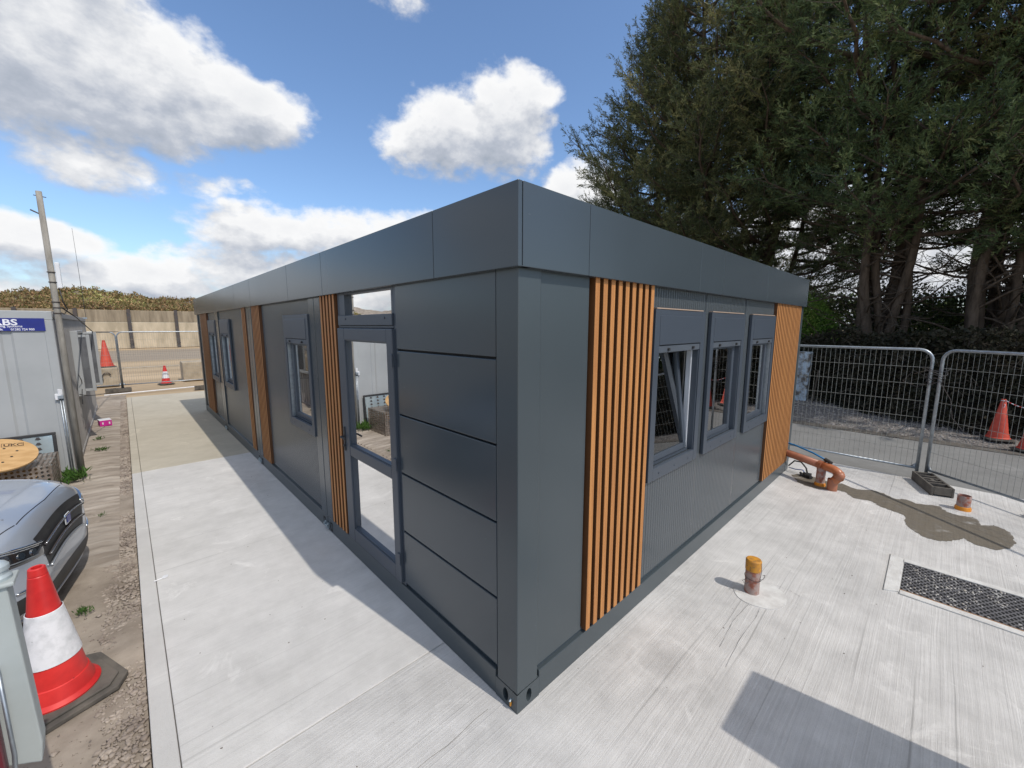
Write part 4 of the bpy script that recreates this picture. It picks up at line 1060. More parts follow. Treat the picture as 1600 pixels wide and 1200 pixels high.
# =================================================================== PARKED CAR
car = thing('parked_car', 'metallic grey car parked nose toward the slab in front of the site cabin', 'car', (-3.9, 3.28, GZ))
CX0, CYC = -1.86, 3.38
def section(x, hw, zb, zt, n=40, e=4.2, crown=.0):
    pts = []
    zc, hh = (zb+zt)/2, (zt-zb)/2
    for k in range(n):
        a = 2*math.pi*k/n; c, s = math.cos(a), math.sin(a)
        yy_ = hw*math.copysign(abs(c)**(2/e), c); z_ = zc+hh*math.copysign(abs(s)**(2/e), s)
        if z_ > zc: z_ -= crown*(yy_/hw)**2
        if z_ > zc: yy_ *= 1-.10*((z_-zc)/hh)**2
        pts.append((x, CYC+yy_, z_))
    return pts
secs = [(0.0, .42, .30, .66, .01), (.012, .55, .24, .75, .02), (.05, .68, .20, .835, .03), (.11, .76, .18, .885, .04), (.20, .82, .17, .925, .04), (.34, .865, .17, .96, .04),
        (.55, .89, .17, .99, .04), (.85, .90, .17, 1.01, .04), (1.15, .90, .17, 1.02, .03), (1.6, .90, .17, 1.02, .03), (2.4, .90, .17, 1.02, .02), (3.2, .90, .18, 1.03, .02), (3.8, .88, .2, 1.03, .03), (4.1, .84, .25, 1.0, .04), (4.22, .70, .32, .95, .04)]
m = MB(); n = 40
for i, (dx, hw, zb, zt, cr) in enumerate(secs): m.v += section(CX0-dx, hw, zb+GZ, zt+GZ+.04, n, 4.4, cr)
for i in range(len(secs)-1):
    for k in range(n): m.f.append((i*n+k, i*n+(k+1) % n, (i+1)*n+(k+1) % n, (i+1)*n+k))
m.f.append(tuple(range(n))); m.f.append(tuple((len(secs)-1)*n+k for k in range(n)))
body = m.build('body', M['silver'], car, smooth=True)
sb = body.modifiers.new('subd', 'SUBSURF'); sb.levels = 2; sb.render_levels = 2
dg = bpy.context.evaluated_depsgraph_get(); dg.update()
ev = body.evaluated_get(dg); em = ev.to_mesh(); bvh = BVHTree.FromPolygons([v.co.copy() for v in em.vertices], [tuple(p.vertices) for p in em.polygons]); ev.to_mesh_clear()
def hit_front(y, z):
    h = bvh.ray_cast(Vector((CX0+1, y, z)), Vector((-1, 0, 0)))
    return (h[0], h[1]) if h[0] is not None else None
def hit_top(x, y):
    h = bvh.ray_cast(Vector((x, y, 3)), Vector((0, 0, -1)))
    return (h[0], h[1]) if h[0] is not None else None
def front_patch(outline_fn, nu, nv, off, name, mat, parent, thick=.0):
    """outline_fn(s,t)->(y,z); projected on the body, lifted by off(s,t)"""
    V_, ok = [], True
    for i in range(nu+1):
        for j in range(nv+1):
            y_, z_ = outline_fn(i/nu, j/nv); h = hit_front(y_, z_)
            if h is None: p = Vector((CX0-.3, y_, z_)); nr = Vector((1, 0, 0))
            else: p, nr = h
            if nr.x < 0: nr = -nr
            V_.append(p+nr*off(i/nu, j/nv))
    m = MB(); m.v = V_; m.f = [(i*(nv+1)+j, (i+1)*(nv+1)+j, (i+1)*(nv+1)+j+1, i*(nv+1)+j+1) for i in range(nu) for j in range(nv)]
    return m.build(name, mat, parent, smooth=True, recalc=False)
edge = lambda s, t, d=.006: d if (.02 < s < .98 and .04 < t < .96) else .0005
G0 = GZ
# grille: wide trapezoid
def gr(s, t):
    y_ = CYC+(s-.5)*2*(.40+.10*t); z_ = G0+.555+.265*t-.05*(2*s-1)**2; return y_, z_
g = front_patch(gr, 30, 10, lambda s, t: .004 if 0 < s < 1 and 0 < t < 1 else .001, 'grille', M['black'], car)
for t0 in (.30, .66):
    pts = []
    for i in range(31):
        y_, z_ = gr(.03+.94*i/30, t0); h = hit_front(y_, z_); pts.append(h[0]+h[1].normalized()*.014)
    MB().tube(pts, .011, 6).build('grille_bar', M['steel_dark'], g, smooth=True)
    MB().tube([p+Vector((.008, 0, .009)) for p in pts], .0035, 6).build('chrome_line', M['chrome'], g, smooth=True)
pts = []
for i in range(41):
    s = i/40; t = 0 if i < 41 else 1
    y_, z_ = gr(s, -.03); h = hit_front(y_, z_); pts.append(h[0]+h[1].normalized()*.010)
MB().tube(pts, .012, 8).build('grille_surround', pm('satin_silver', (.5, .53, .56), rough=.3, metal=.7), g, smooth=True)
hb = hit_front(CYC+.02, G0+.71)[0]
MB().box(hb.x+.004, hb.x+.022, hb.y-.055, hb.y+.055, hb.z-.045, hb.z+.045).build('badge', M['chrome'], g, bevel=.014)
MB().box(hb.x+.0225, hb.x+.025, hb.y-.04, hb.y+.04, hb.z-.03, hb.z+.03).build('badge_centre', M['navy'], g, bevel=.008)
# headlights
for sgn in (-1, 1):
    def hl(s, t, sgn=sgn):
        u = .44+.395*s; y_ = CYC+sgn*u
        zlo = .62+.06*s; zhi = .725+.10*s
        return y_, G0+zlo+(zhi-zlo)*t
    L_ = front_patch(hl, 26, 8, lambda s, t: .005 if 0 < s < 1 and 0 < t < 1 else .001, 'headlight', M['lens'], car)
    def strip(t0, r0, nm, mt, lift=.010, s0=.0, s1=1.0):
        pts = []
        for i in range(27):
            y_, z_ = hl(s0+(s1-s0)*i/26, t0); h = hit_front(y_, z_)
            if h: pts.append(h[0]+h[1].normalized()*lift)
        return MB().tube(pts, r0, 6).build(nm, mt, L_, smooth=True)
    strip(.93, .010, 'chrome_strip', M['chrome'], .004); strip(.80, .006, 'lamp_strip', M['chrome'], .004, .1, .9); strip(.22, .004, 'lower_strip', M['zinc'], .006, .2, .9)
    for s0 in (.30, .52):
        y_, z_ = hl(s0, .5); h = hit_front(y_, z_); 
        MB().tube([h[0]+h[1]*.002, h[0]+h[1]*.012], .024, 14).build('projector', M['chrome'], L_, smooth=False)
# lower intake and lip
def lowin(s, t): return CYC+(s-.5)*1.25, G0+.24+.13*t-.02*(2*s-1)**2
li = front_patch(lowin, 30, 6, lambda s, t: .004 if 0 < s < 1 and 0 < t < 1 else .001, 'lower_grille', M['black'], car)
def strip2(y0, y1, z0, z1, r0, nm, mt, par, lift=.01):
    pts = []
    for i in range(25):
        f = i/24; h = hit_front(y0+(y1-y0)*f, z0+(z1-z0)*f)
        if h: pts.append(h[0]+h[1].normalized()*lift)
    return MB().tube(pts, r0, 6).build(nm, mt, par, smooth=True)
strip2(CYC-.66, CYC+.66, G0+.215, G0+.215, .016, 'bumper_lip', M['silver'], car, .004)
strip2(CYC-.72, CYC-.50, G0+.47, G0+.44, .010, 'fog_lamp_trim', M['chrome'], car, .004)
strip2(CYC+.50, CYC+.72, G0+.44, G0+.47, .010, 'fog_lamp_trim', M['chrome'], car, .004)
for sgn in (-1, 1):
    def fg(s, t, sgn=sgn): return CYC+sgn*(.50+.22*s), G0+.30+.12*t
    front_patch(fg, 8, 6, lambda s, t: .003 if 0 < s < 1 and 0 < t < 1 else .0005, 'fog_lamp', M['black'], car)
# bonnet shut line and creases
def topline(pts2, r0, nm, mt, lift=.0):
    pts = []
    for i in range(len(pts2)-1):
        for k in range(10):
            f = k/10; x_ = pts2[i][0]+(pts2[i+1][0]-pts2[i][0])*f; y_ = pts2[i][1]+(pts2[i+1][1]-pts2[i][1])*f
            h = hit_top(x_, y_)
            if h: pts.append(h[0]+Vector((0, 0, lift)))
    return MB().tube(pts, r0, 6).build(nm, mt, car, smooth=True)
for s_ in (-1, 1):
    topline([(CX0-1.15, CYC+s_*.50), (CX0-.6, CYC+s_*.53), (CX0-.30, CYC+s_*.50), (CX0-.17, CYC+s_*.42)], .008, 'bonnet_crease', M['silver'], -.003)
    topline([(CX0-1.2, CYC+s_*.78), (CX0-.6, CYC+s_*.76), (CX0-.30, CYC+s_*.72), (CX0-.16, CYC+s_*.60), (CX0-.115, CYC+s_*.46)], .0035, 'shut_line', M['seal'], 0)
topline([(CX0-.115, CYC-.46), (CX0-.095, CYC), (CX0-.115, CYC+.46)], .0035, 'shut_line', M['seal'], 0)
# glasshouse
m = MB(); gh = [(1.15, .76, .74, 1.0, 1.01), (1.75, .72, .62, .98, 1.33), (2.3, .70, .58, .98, 1.43), (3.1, .70, .58, .98, 1.42), (3.8, .72, .60, .98, 1.25), (4.12, .74, .70, .98, .99)]
for dx, wb_, wt, z0, z1 in gh:
    x = CX0-dx; m.v += [(x, CYC-wb_-.06, z0+GZ-.02), (x, CYC-wt, z1+GZ), (x, CYC-wt*.5, z1+GZ+.02), (x, CYC+wt*.5, z1+GZ+.02), (x, CYC+wt, z1+GZ), (x, CYC+wb_+.06, z0+GZ-.02)]
for i in range(5):
    for k in range(5): m.f.append((i*6+k, i*6+k+1, (i+1)*6+k+1, (i+1)*6+k))
m.build('windows', M['carglass'], car, bevel=.01)
m = MB()
for i in (2, 3):
    dx, wb_, wt, z0, z1 = gh[i]
m.add([(CX0-dx_, CYC+s_*w_, z_+GZ+.03) for dx_, w_, z_ in ((1.78, .60, 1.335), (2.3, .575, 1.44), (3.1, .575, 1.43), (3.7, .58, 1.28)) for s_ in (-1, 1)], [(0, 1, 3, 2), (2, 3, 5, 4), (4, 5, 7, 6)])
m.build('roof', M['silver'], car)
for dx in (.86, 3.45):
    for s_ in (-1, 1):
        yc_ = CYC+s_*.80
        w_ = MB(lambda p, yc_=yc_, dx=dx: (CX0-dx+p[0], yc_+p[2], GZ+.33+p[1])).lathe([(.20, -.09), (.32, -.10), (.335, -.08), (.335, .08), (.32, .10), (.20, .09)], seg=32).build('wheel', M['rubber'], car, smooth=True)
        r__ = MB(lambda p, yc_=yc_, dx=dx: (CX0-dx+p[0], yc_+p[2], GZ+.33+p[1])); r__.lathe([(.205, -.08), (.205, .08)], seg=32)
        for k in range(5):
            a = k*2*math.pi/5; r__.add([(.04*math.cos(a+1.2), .04*math.sin(a+1.2), s_*.085), (.2*math.cos(a+.15), .2*math.sin(a+.15), s_*.085), (.2*math.cos(a-.15), .2*math.sin(a-.15), s_*.085), (.04*math.cos(a-1.2), .04*math.sin(a-1.2), s_*.085)], [(0, 1, 2, 3)])
        r__.build('rim', M['chrome'], w_)
for s_ in (-1, 1):
    MB().box(CX0-1.45, CX0-1.28, CYC+s_*.98-.09, CYC+s_*.98+.09, GZ+.98, GZ+1.10).build('door_mirror', M['silver'], car, bevel=.03, seg=3)
mh = MB().box(CX0-1.95, CX0-1.80, CYC-.905, CYC-.893, GZ+.80, GZ+.83).build('door_handle', M['silver'], car, bevel=.004)

_rot = Matrix.Rotation(R(-10), 4, 'Z'); _n = Vector((CX0, CYC, 0)); _l = car.location.copy()
car.location = Vector((-1.965, 3.46, .0))+_rot @ (_l-_n); car.rotation_euler = (0, 0, R(-10))
# =================================================================== STUFF BY THE CABIN WALL
# perforated steel basket
pb = thing('perforated_crate', 'rusty perforated steel crate against the cabin wall under the cable drum', 'crate', (-2.55, 6.75, GZ))
def perf_sheet(m, o, ux, uz, nu, nv, r):
    """sheet made of cells, each with an octagonal hole"""
    o, ux, uz = Vector(o), Vector(ux), Vector(uz)
    for i in range(nu):
        for j in range(nv):
            sh = .5 if j % 2 else 0
            c = o+ux*(i+.5)/nu+uz*(j+.5)/nv
            hu, hv = ux/nu/2, uz/nv/2
            outer = [c+hu, c+hu+hv, c+hv, c-hu+hv, c-hu, c-hu-hv, c-hv, c+hu-hv]
            inner = [c+hu*r*math.cos(k*math.pi/4)+hv*r*math.sin(k*math.pi/4) for k in range(8)]
            m.add(outer+inner, [(k, (k+1) % 8, 8+(k+1) % 8, 8+k) for k in range(8)])
m = MB()
bx0, bx1, by0, by1, bz1 = -3.15, -2.31, 6.35, 7.15, .46
perf_sheet(m, (bx0, by0, GZ), (bx1-bx0, 0, 0), (0, 0, bz1-GZ), 17, 10, .62)
perf_sheet(m, (bx1, by0, GZ), (0, by1-by0, 0), (0, 0, bz1-GZ), 16, 10, .62)
perf_sheet(m, (bx0, by0, bz1), (bx1-bx0, 0, 0), (0, by1-by0, .0), 17, 16, .62)
perf_sheet(m, (bx0, by1, GZ), (bx1-bx0, 0, 0), (0, 0, bz1-GZ), 17, 10, .62)
m.build('perforated_sheet', M['perf'], pb, recalc=False)
m = MB()
for x in (bx0, bx1):
    for y_ in (by0, by1): m.tube([(x, y_, GZ), (x, y_, bz1)], .012, 6)
m.build('frame_bars', M['perf'], pb)
# cable drum flange leaning on it
drm = local_thing('cable_drum', 'round plywood cable drum with a stencilled mark, lying tilted beside the cabin', 'cable drum', (-2.74, 6.42, .66), 0)
drm.rotation_euler = (R(24), R(6), R(8)); drm.scale = (.92, .92, .92)
def drum_disc(z0, z1, nm):
    m = MB(); R_ = .375; seg = 48
    holes = [(0, 0, .034)]+[(.15*math.cos(a), .15*math.sin(a), .013) for a in [i*math.pi/4+.3 for i in range(8)]]
    P = [(R_, z0), (R_, z1)]
    m.lathe([(.034, z0), (R_, z0), (R_, z1), (.034, z1), (.034, z0)], seg=seg)
    o = m.build(nm, M['ply'], drm, bevel=.0)
    return o
dt = drum_disc(.0, .022, 'upper_flange'); drum_disc(-.36, -.338, 'lower_flange')
MB().lathe([(.15, -.338), (.15, .0)], seg=28).build('core', M['ply'], drm, smooth=True)
for k in range(8):
    a = k*math.pi/4+.3; rr = .15 if k % 2 else .19
    MB().tube([(rr*math.cos(a), rr*math.sin(a), .0215), (rr*math.cos(a), rr*math.sin(a), .0235)], .014, 10).build('bolt_hole', M['seal'], dt)
MB().box(-.03, .0, -.0, .0, .0, .0)
TD = lambda x, y, s=1: (lambda p: (x+p[0], y+p[1], .0228+p[2]))
m = MB(); 
for (x0, x1, y0, y1) in ((.045, .245, .245, .250), (.045, .245, .165, .170), (.045, .050, .1705, .2445), (.240, .245, .1705, .2445)): m.box(x0, x1, y0, y1, .0222, .0232)
m.build('stencil_border', M['ink'], dt)
text_mesh('UKC', .078, M['ink'], 'stencil_lettering', TD(.062, .180), dt, .0006, .002, 1.1)
for i, s in enumerate(('RETURN EMPTY', 'THIS SIDE UP', 'HANDLE FLAT')):
    text_mesh(s, .034, M['ink'], 'stencil_lettering', TD(-.26+.0*i, -.13-.045*i), dt, .0006, .0003)
# pale framed sheet leaning on the wall
sh = thing('framed_sheet', 'pale blue-grey corrugated sheet in a black frame leaning on the cabin wall', 'sheet', (-2.6, 7.4, GZ))
TSh = lambda p: (p[0], 7.44-.10*(1-(p[2]-GZ)/.8)-p[1], p[2])
MB(TSh).box(-3.05, -2.36, -.01, .0, GZ+.02, .66).build('panel', M['mirror'], sh)
m = MB(TSh); m.box(-3.09, -2.32, -.012, .012, .661, .70); m.box(-2.359, -2.32, -.012, .012, GZ, .66); m.box(-3.09, -3.051, -.012, .012, GZ, .66)
m.build('frame', M['black'], sh, bevel=.006)
m = MB(TSh)
for i in range(3):
    for j in range(8): x = -2.50-.16*i; z = .08+.075*j; m.add([(x, .001, z), (x+.03, .004, z+.01), (x+.012, .004, z+.045), (x-.012, .004, z+.045), (x-.03, .004, z+.01)], [(0, 1, 2, 3, 4)])
m.build('slot_marks', M['steel_dark'], sh)
# magenta carton
bx = local_thing('cardboard_box', 'small magenta and white carton lying on the path beside the cabin', 'box', (-1.955, 11.75, GZ+.04), .15)
MB().box(-.10, .10, -.14, .14, 0, .13).build('carton', M['magenta'], bx, bevel=.004)
MB().box(-.101, .101, -.141, .141, .131, .136).build('white_lid', M['white'], bx)
m = MB()
for x in (-.05, .06): m.box(x-.012, x+.012, -.1425, -.1412, .04, .09)
m.build('white_mark', M['white'], bx)

# =================================================================== TRAILER CORNER (bottom left)
tr = thing('site_trailer', 'pale grey-green trailer corner post with a domed bolt, cut by the lower left corner', 'trailer', (-2.3, 0, GZ))
TT_ = lambda p: p
m = MB(); y0, y1 = .72, .80
# tapered post: left edge x, right edge x
outl = [(-1.99, 1.34), (-1.848, 1.34), (-1.832, .68), (-1.842, .60), (-1.875, .62), (-1.93, .65), (-1.99, .68)]
m = MB(lambda p: (p[0], p[2], p[1])); m.prism(outl, y0, y1); m.build('corner_post', M['postpaint'], tr, bevel=.006)
m = MB(); m.box(-1.995, -1.828, .705, .815, 1.335, 1.352); m.build('post_cap', M['postpaint'], tr, bevel=.006)
auto_smooth(MB().lathe([(.040, 0), (.042, .012), (.034, .022), (.034, .034), (.038, .036), (.038, .052), (.030, .062), (.012, .072), (.0, .074)], (-1.878, .76, 1.352), 24).build('domed_bolt', pm('pale_bolt', (.55, .62, .64), rough=.35, metal=.3), tr), 30)
m = MB(); m.box(-3.6, -1.915, .66, .712, .50, .93); m.build('lamp_board', M['maroon'], tr, bevel=.01)
MB().tube([(-1.898, .70, 1.05), (-1.898, .70, .70), (-1.904, .70, .62), (-1.93, .70, .585), (-2.2, .70, .575)], .006, 8).build('chrome_trim', M['zinc'], tr, smooth=True)
MB().box(-2.03, -1.918, .655, .6595, .80, .90).build('white_label', M['white'], tr)
MB().box(-3.6, -1.94, -2.6, .655, .52, .62).build('trailer_bed', M['steel_dark'], tr)
MB().box(-3.6, -1.97, -2.6, .655, .62, 1.0).build('side_panel', M['postpaint'], tr, bevel=.01)
for yy_ in (-.9,):
    for xx_ in (-3.55, -2.08):
        MB(lambda p, xx_=xx_, yy_=yy_: (xx_+p[2], yy_+p[0], GZ+.27+p[1])).lathe([(.0, -.08), (.25, -.09), (.27, -.07), (.27, .07), (.25, .09), (.0, .08)], seg=28).build('wheel', M['rubber'], tr, smooth=True)
MB().tube([(-2.15, .5, .55), (-2.15, .5, GZ)], .03, 10).build('prop_stand', M['steel_dark'], tr)
MB().tube([(-3.4, .5, .55), (-3.4, .5, GZ)], .03, 10).build('prop_stand', M['steel_dark'], tr)

# =================================================================== FAR LEFT BACKDROP
# precast wall with steel posts
wl = thing('retaining_wall', 'long stained precast concrete retaining wall between black steel posts across the yard', 'wall', (0, 57, GZ))
WY = 57.0
m = MB(); m2 = MB()
for x in np.arange(-46.4, 55, 3.80):
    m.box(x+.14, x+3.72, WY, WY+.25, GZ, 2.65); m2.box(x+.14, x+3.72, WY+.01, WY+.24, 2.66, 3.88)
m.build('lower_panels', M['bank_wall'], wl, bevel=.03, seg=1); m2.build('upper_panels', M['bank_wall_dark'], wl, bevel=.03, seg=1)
for x in np.arange(-46.4, 55, 3.80):
    q = MB(); q.box(x-.14, x+.13, WY-.22, WY-.20, GZ, 3.98); q.box(x-.02, x+.02, WY-.2, WY+.2, GZ, 3.97); q.box(x-.14, x+.13, WY+.26, WY+.28, GZ, 3.97)
    q.box(x-.17, x+.16, WY-.26, WY-.225, .4, .5)
    q.build('steel_post', M['steel_dark'], wl)
# bank above the wall and its scrub
def bankz(X, Y): return 3.6+np.clip((Y-57.3)/7, 0, 1)*(.45+1.1*vnoise(X, Y, .2, 21)+.8*vnoise(X, Y, .6, 22)+.5*np.exp(-((X+4)/2.5)**2)+.3*np.exp(-((X+8)/3.)**2))
V, Q = grid(-60, 60, 240, 57.3, 90, 60, bankz)
o = fast_mesh('bank', V, Q, M['dirt'], smooth=True); o['kind'] = 'structure'
n = 60000
X = RNG.uniform(-24, 16, n); Y = 57.3+RNG.random(n)**1.4*13
Z_ = bankz(X, Y)+RNG.random(n)**1.5*.7*vnoise(X, Y, 1.3, 24)
P = np.stack([X, Y, Z_], 1)
D = rand_dirs(n)*.8+np.array([0, -.25, .55]); D /= np.linalg.norm(D, axis=1, keepdims=True)
V, Q = leaves(P, D, RNG.uniform(.14, .40, n), RNG.uniform(.06, .18, n))
o = fast_mesh('scrub', V, Q, M['scrub'], rnd=RNG.random(n)); tag(o, 'olive, yellow and rusty bramble scrub covering the bank above the retaining wall', 'scrub', kind='stuff')
# yard bands
struct(MB().box(-60, 60, 29.5, 30.2, GZ-.03, GZ+.02), 'yard_kerb', M['block'])
struct(MB().box(-60, 60, 36, 53, GZ-.03, GZ-.02), 'yard_track', pm('worn_track', (.33, .27, .20), (.23, .185, .135), rough=.95, vscale=.5, vstretch=(.15, 1.4, 1), detail=9))
# concrete blocks
def block(x0, x1, y0, y1, h, label):
    t = thing('concrete_block', label, 'concrete block', ((x0+x1)/2, (y0+y1)/2, GZ), 0, 'large concrete blocks')
    MB().box(x0, x1, y0, y1, GZ, h).build('block_body', M['block'], t, bevel=.04, seg=3)
    m = MB(); cx = x0+(x1-x0)*.72; m.tube([(cx-.12, y0-.03, .15), (cx-.12, y0-.05, .38), (cx-.05, y0-.05, .47), (cx+.06, y0-.05, .47), (cx+.12, y0-.05, .38)], .018, 8)
    m.build('lifting_loop', M['steel_dark'], t, smooth=True)
block(.24, 2.3, 20.5, 21.5, .74, 'large pale concrete block beyond the fence at the end of the building')
block(-2.9, -1.72, 20.5, 21.4, .66, 'large concrete block under the tall plain cone at the far left')
struct(MB().box(-1.6, 3, 16.4, 16.46, -.1, -.03), 'kerb', M['block'])
tb = thing('timber_rail', 'thin pale rail lying on the ground before the far fence', 'rail', (-1, 17.9, GZ)); MB().tube([(-2.1, 17.6, GZ+.03), (.9, 18.05, GZ+.04)], .022, 8).build('rail_bar', M['white'], tb)

# =================================================================== RIGHT BACKDROP
# hedge of ivy along the verge
HP = [(-9, 10.95), (-6, 10.95), (-2.2, 11.1), (-.9, 11.55), (1.2, 12.75), (4, 13.2), (9, 13.5), (16, 13.6), (26, 13.8)]
def hx(y_): return np.interp(y_, [p[0] for p in HP], [p[1] for p in HP])
hd = thing('ivy_hedge', 'long dark ivy-covered hedge bank behind the fence under the trees', 'hedge', (12, 0, 0))
n = 90000
Y = RNG.uniform(-9, 22, n); z = RNG.random(n)**.9*2.0
Z_ = .05+z*(1+.25*(vnoise(Y, Y*0, .5, 31)-.5)); Xh = hx(Y)+.35*z*.6+.25*(vnoise(Y, Z_*3, 1.6, 32)-.5)+RNG.random(n)**2*.7
P = np.stack([Xh, Y, Z_], 1); D = rand_dirs(n)+np.array([-.5, 0, .1]); D /= np.linalg.norm(D, axis=1, keepdims=True)
keep = ~((Y > .95) & (Y < 1.45) & (Z_ < 1.45) & (Xh < 13.0)) | (RNG.random(n) < .3)
P, D = P[keep], D[keep]; n = len(P)
V, Q = leaves(P, D, RNG.uniform(.06, .14, n), RNG.uniform(.035, .08, n))
fast_mesh('foliage', V, Q, M['ivy'], hd, rnd=RNG.random(n)); 
hd.location = (0, 0, 0)
V, Q = grid(-9, 26, 120, 0, 1, 8, lambda X, Y: X*0)
Yg, Tg = V[:, 0].copy(), V[:, 1].copy()
V = np.stack([hx(Yg)+.28+.55*Tg, Yg, .0+1.85*Tg], 1)
fast_mesh('earth_core', V, Q, pm('dark_soil', (.03, .026, .02), rough=.95), hd)
n = 900; m = MB()
for i in range(260):
    y_ = random.uniform(-7, 4); z_ = random.uniform(.2, 1.9); x_ = float(hx(y_))+.3*z_*.6+random.uniform(-.08, .1)
    a = Vector((x_, y_, z_)); d_ = Vector((random.uniform(-.25, .1), random.uniform(-1, 1), random.uniform(-.6, .8))).normalized()*random.uniform(.2, .6)
    m.tube([a, a+d_*.5+Vector((0, 0, .05)), a+d_], .004, 4, cap=False)
m.build('bare_stems', M['twig'], hd)['kind'] = 'stuff'
# flaking blue pier
pr = thing('painted_pier', 'old masonry pier with flaking pale blue paint half hidden in ivy', 'pier', (12.6, 1.2, 0))
MB().box(12.45, 12.8, 1.0, 1.42, 0, 1.55).build('pier_body', M['pier'], pr, bevel=.03)
MB().tube([(12.4, .85, .1), (12.45, .78, 1.05)], .02, 6).build('prop_stick', M['twig'], pr)

# leafy bushes behind the hedge
def bush(name, label, c, r, nleaf, mat, lsz=(.07, .16), group=None, cat='bush'):
    t = local_thing(name, label, cat, (c[0], c[1], 0), 0, group)
    u = rand_dirs(nleaf); rad = RNG.random(nleaf)**.33
    lump = .78+.5*vnoise(np.arctan2(u[:, 1], u[:, 0])*1.8+9, u[:, 2]*3+5, 1.0, int(c[1]*7) % 50)
    P = u*np.array(r)*(rad*lump)[:, None]; P[:, 2] += c[2]
    D = u*.6+rand_dirs(nleaf)*.7+np.array([0, 0, .2]); D /= np.linalg.norm(D, axis=1, keepdims=True)
    V, Q = leaves(P, D, RNG.uniform(*lsz, nleaf), RNG.uniform(lsz[0]*.5, lsz[1]*.5, nleaf))
    fast_mesh('foliage', V, Q, mat, t, rnd=RNG.random(nleaf))
    m = MB()
    for k in range(7):
        a = k*.9; m.tube([(0, 0, 0), (.3*r[0]*math.cos(a), .3*r[1]*math.sin(a), c[2]*.6), (.7*r[0]*math.cos(a), .7*r[1]*math.sin(a), c[2]+.3*r[2])], [.04, .03, .01], 5)
    m.build('stem', M['bark'], t)
    return t
bush('leafy_bush', 'bright green bush rising over the fence next to the building corner', (14.6, 1.75, 2.1), (.9, 1.1, 1.15), 16000, M['bush'], (.05, .11))
ys = [(-8.5, 2.6), (-6.2, 2.9), (-3.9, 2.7), (-2.2, 2.5), (-.4, 2.5), (3.6, 2.2), (6.2, 2.0), (9.2, 2.1)]
lab = ['far right', 'second from the right', 'right of the main trunk cluster', 'behind the main trunk cluster', 'left of the main trunk cluster', 'left of the bright green bush', 'behind the building corner', 'behind the building']
for (y_, h_), lb in zip(ys, lab):
    bush('undergrowth_bush', 'dark tangled bush under the trees, '+lb, (15.6+.3*math.sin(y_), y_, h_*.62), (1.2, 1.8, h_*.80), 22000, M['shade_leaf'], (.05, .12), 'bushes under the tall trees')
# far tree belt
n = 26000
Y = RNG.uniform(-40, 45, n); top = 3.0+2.2*vnoise(Y, Y*0+3, .25, 41); Z_ = RNG.random(n)**.8*top; Xf = 34+2.5*RNG.random(n)
V, Q = leaves(np.stack([Xf, Y, Z_], 1), rand_dirs(n), RNG.uniform(.25, .6, n), RNG.uniform(.15, .3, n))
o = fast_mesh('distant_hedgerow', V, Q, M['shade_leaf'], rnd=RNG.random(n)); tag(o, 'low dark hedgerow far behind the tall trees', 'hedgerow', kind='stuff')

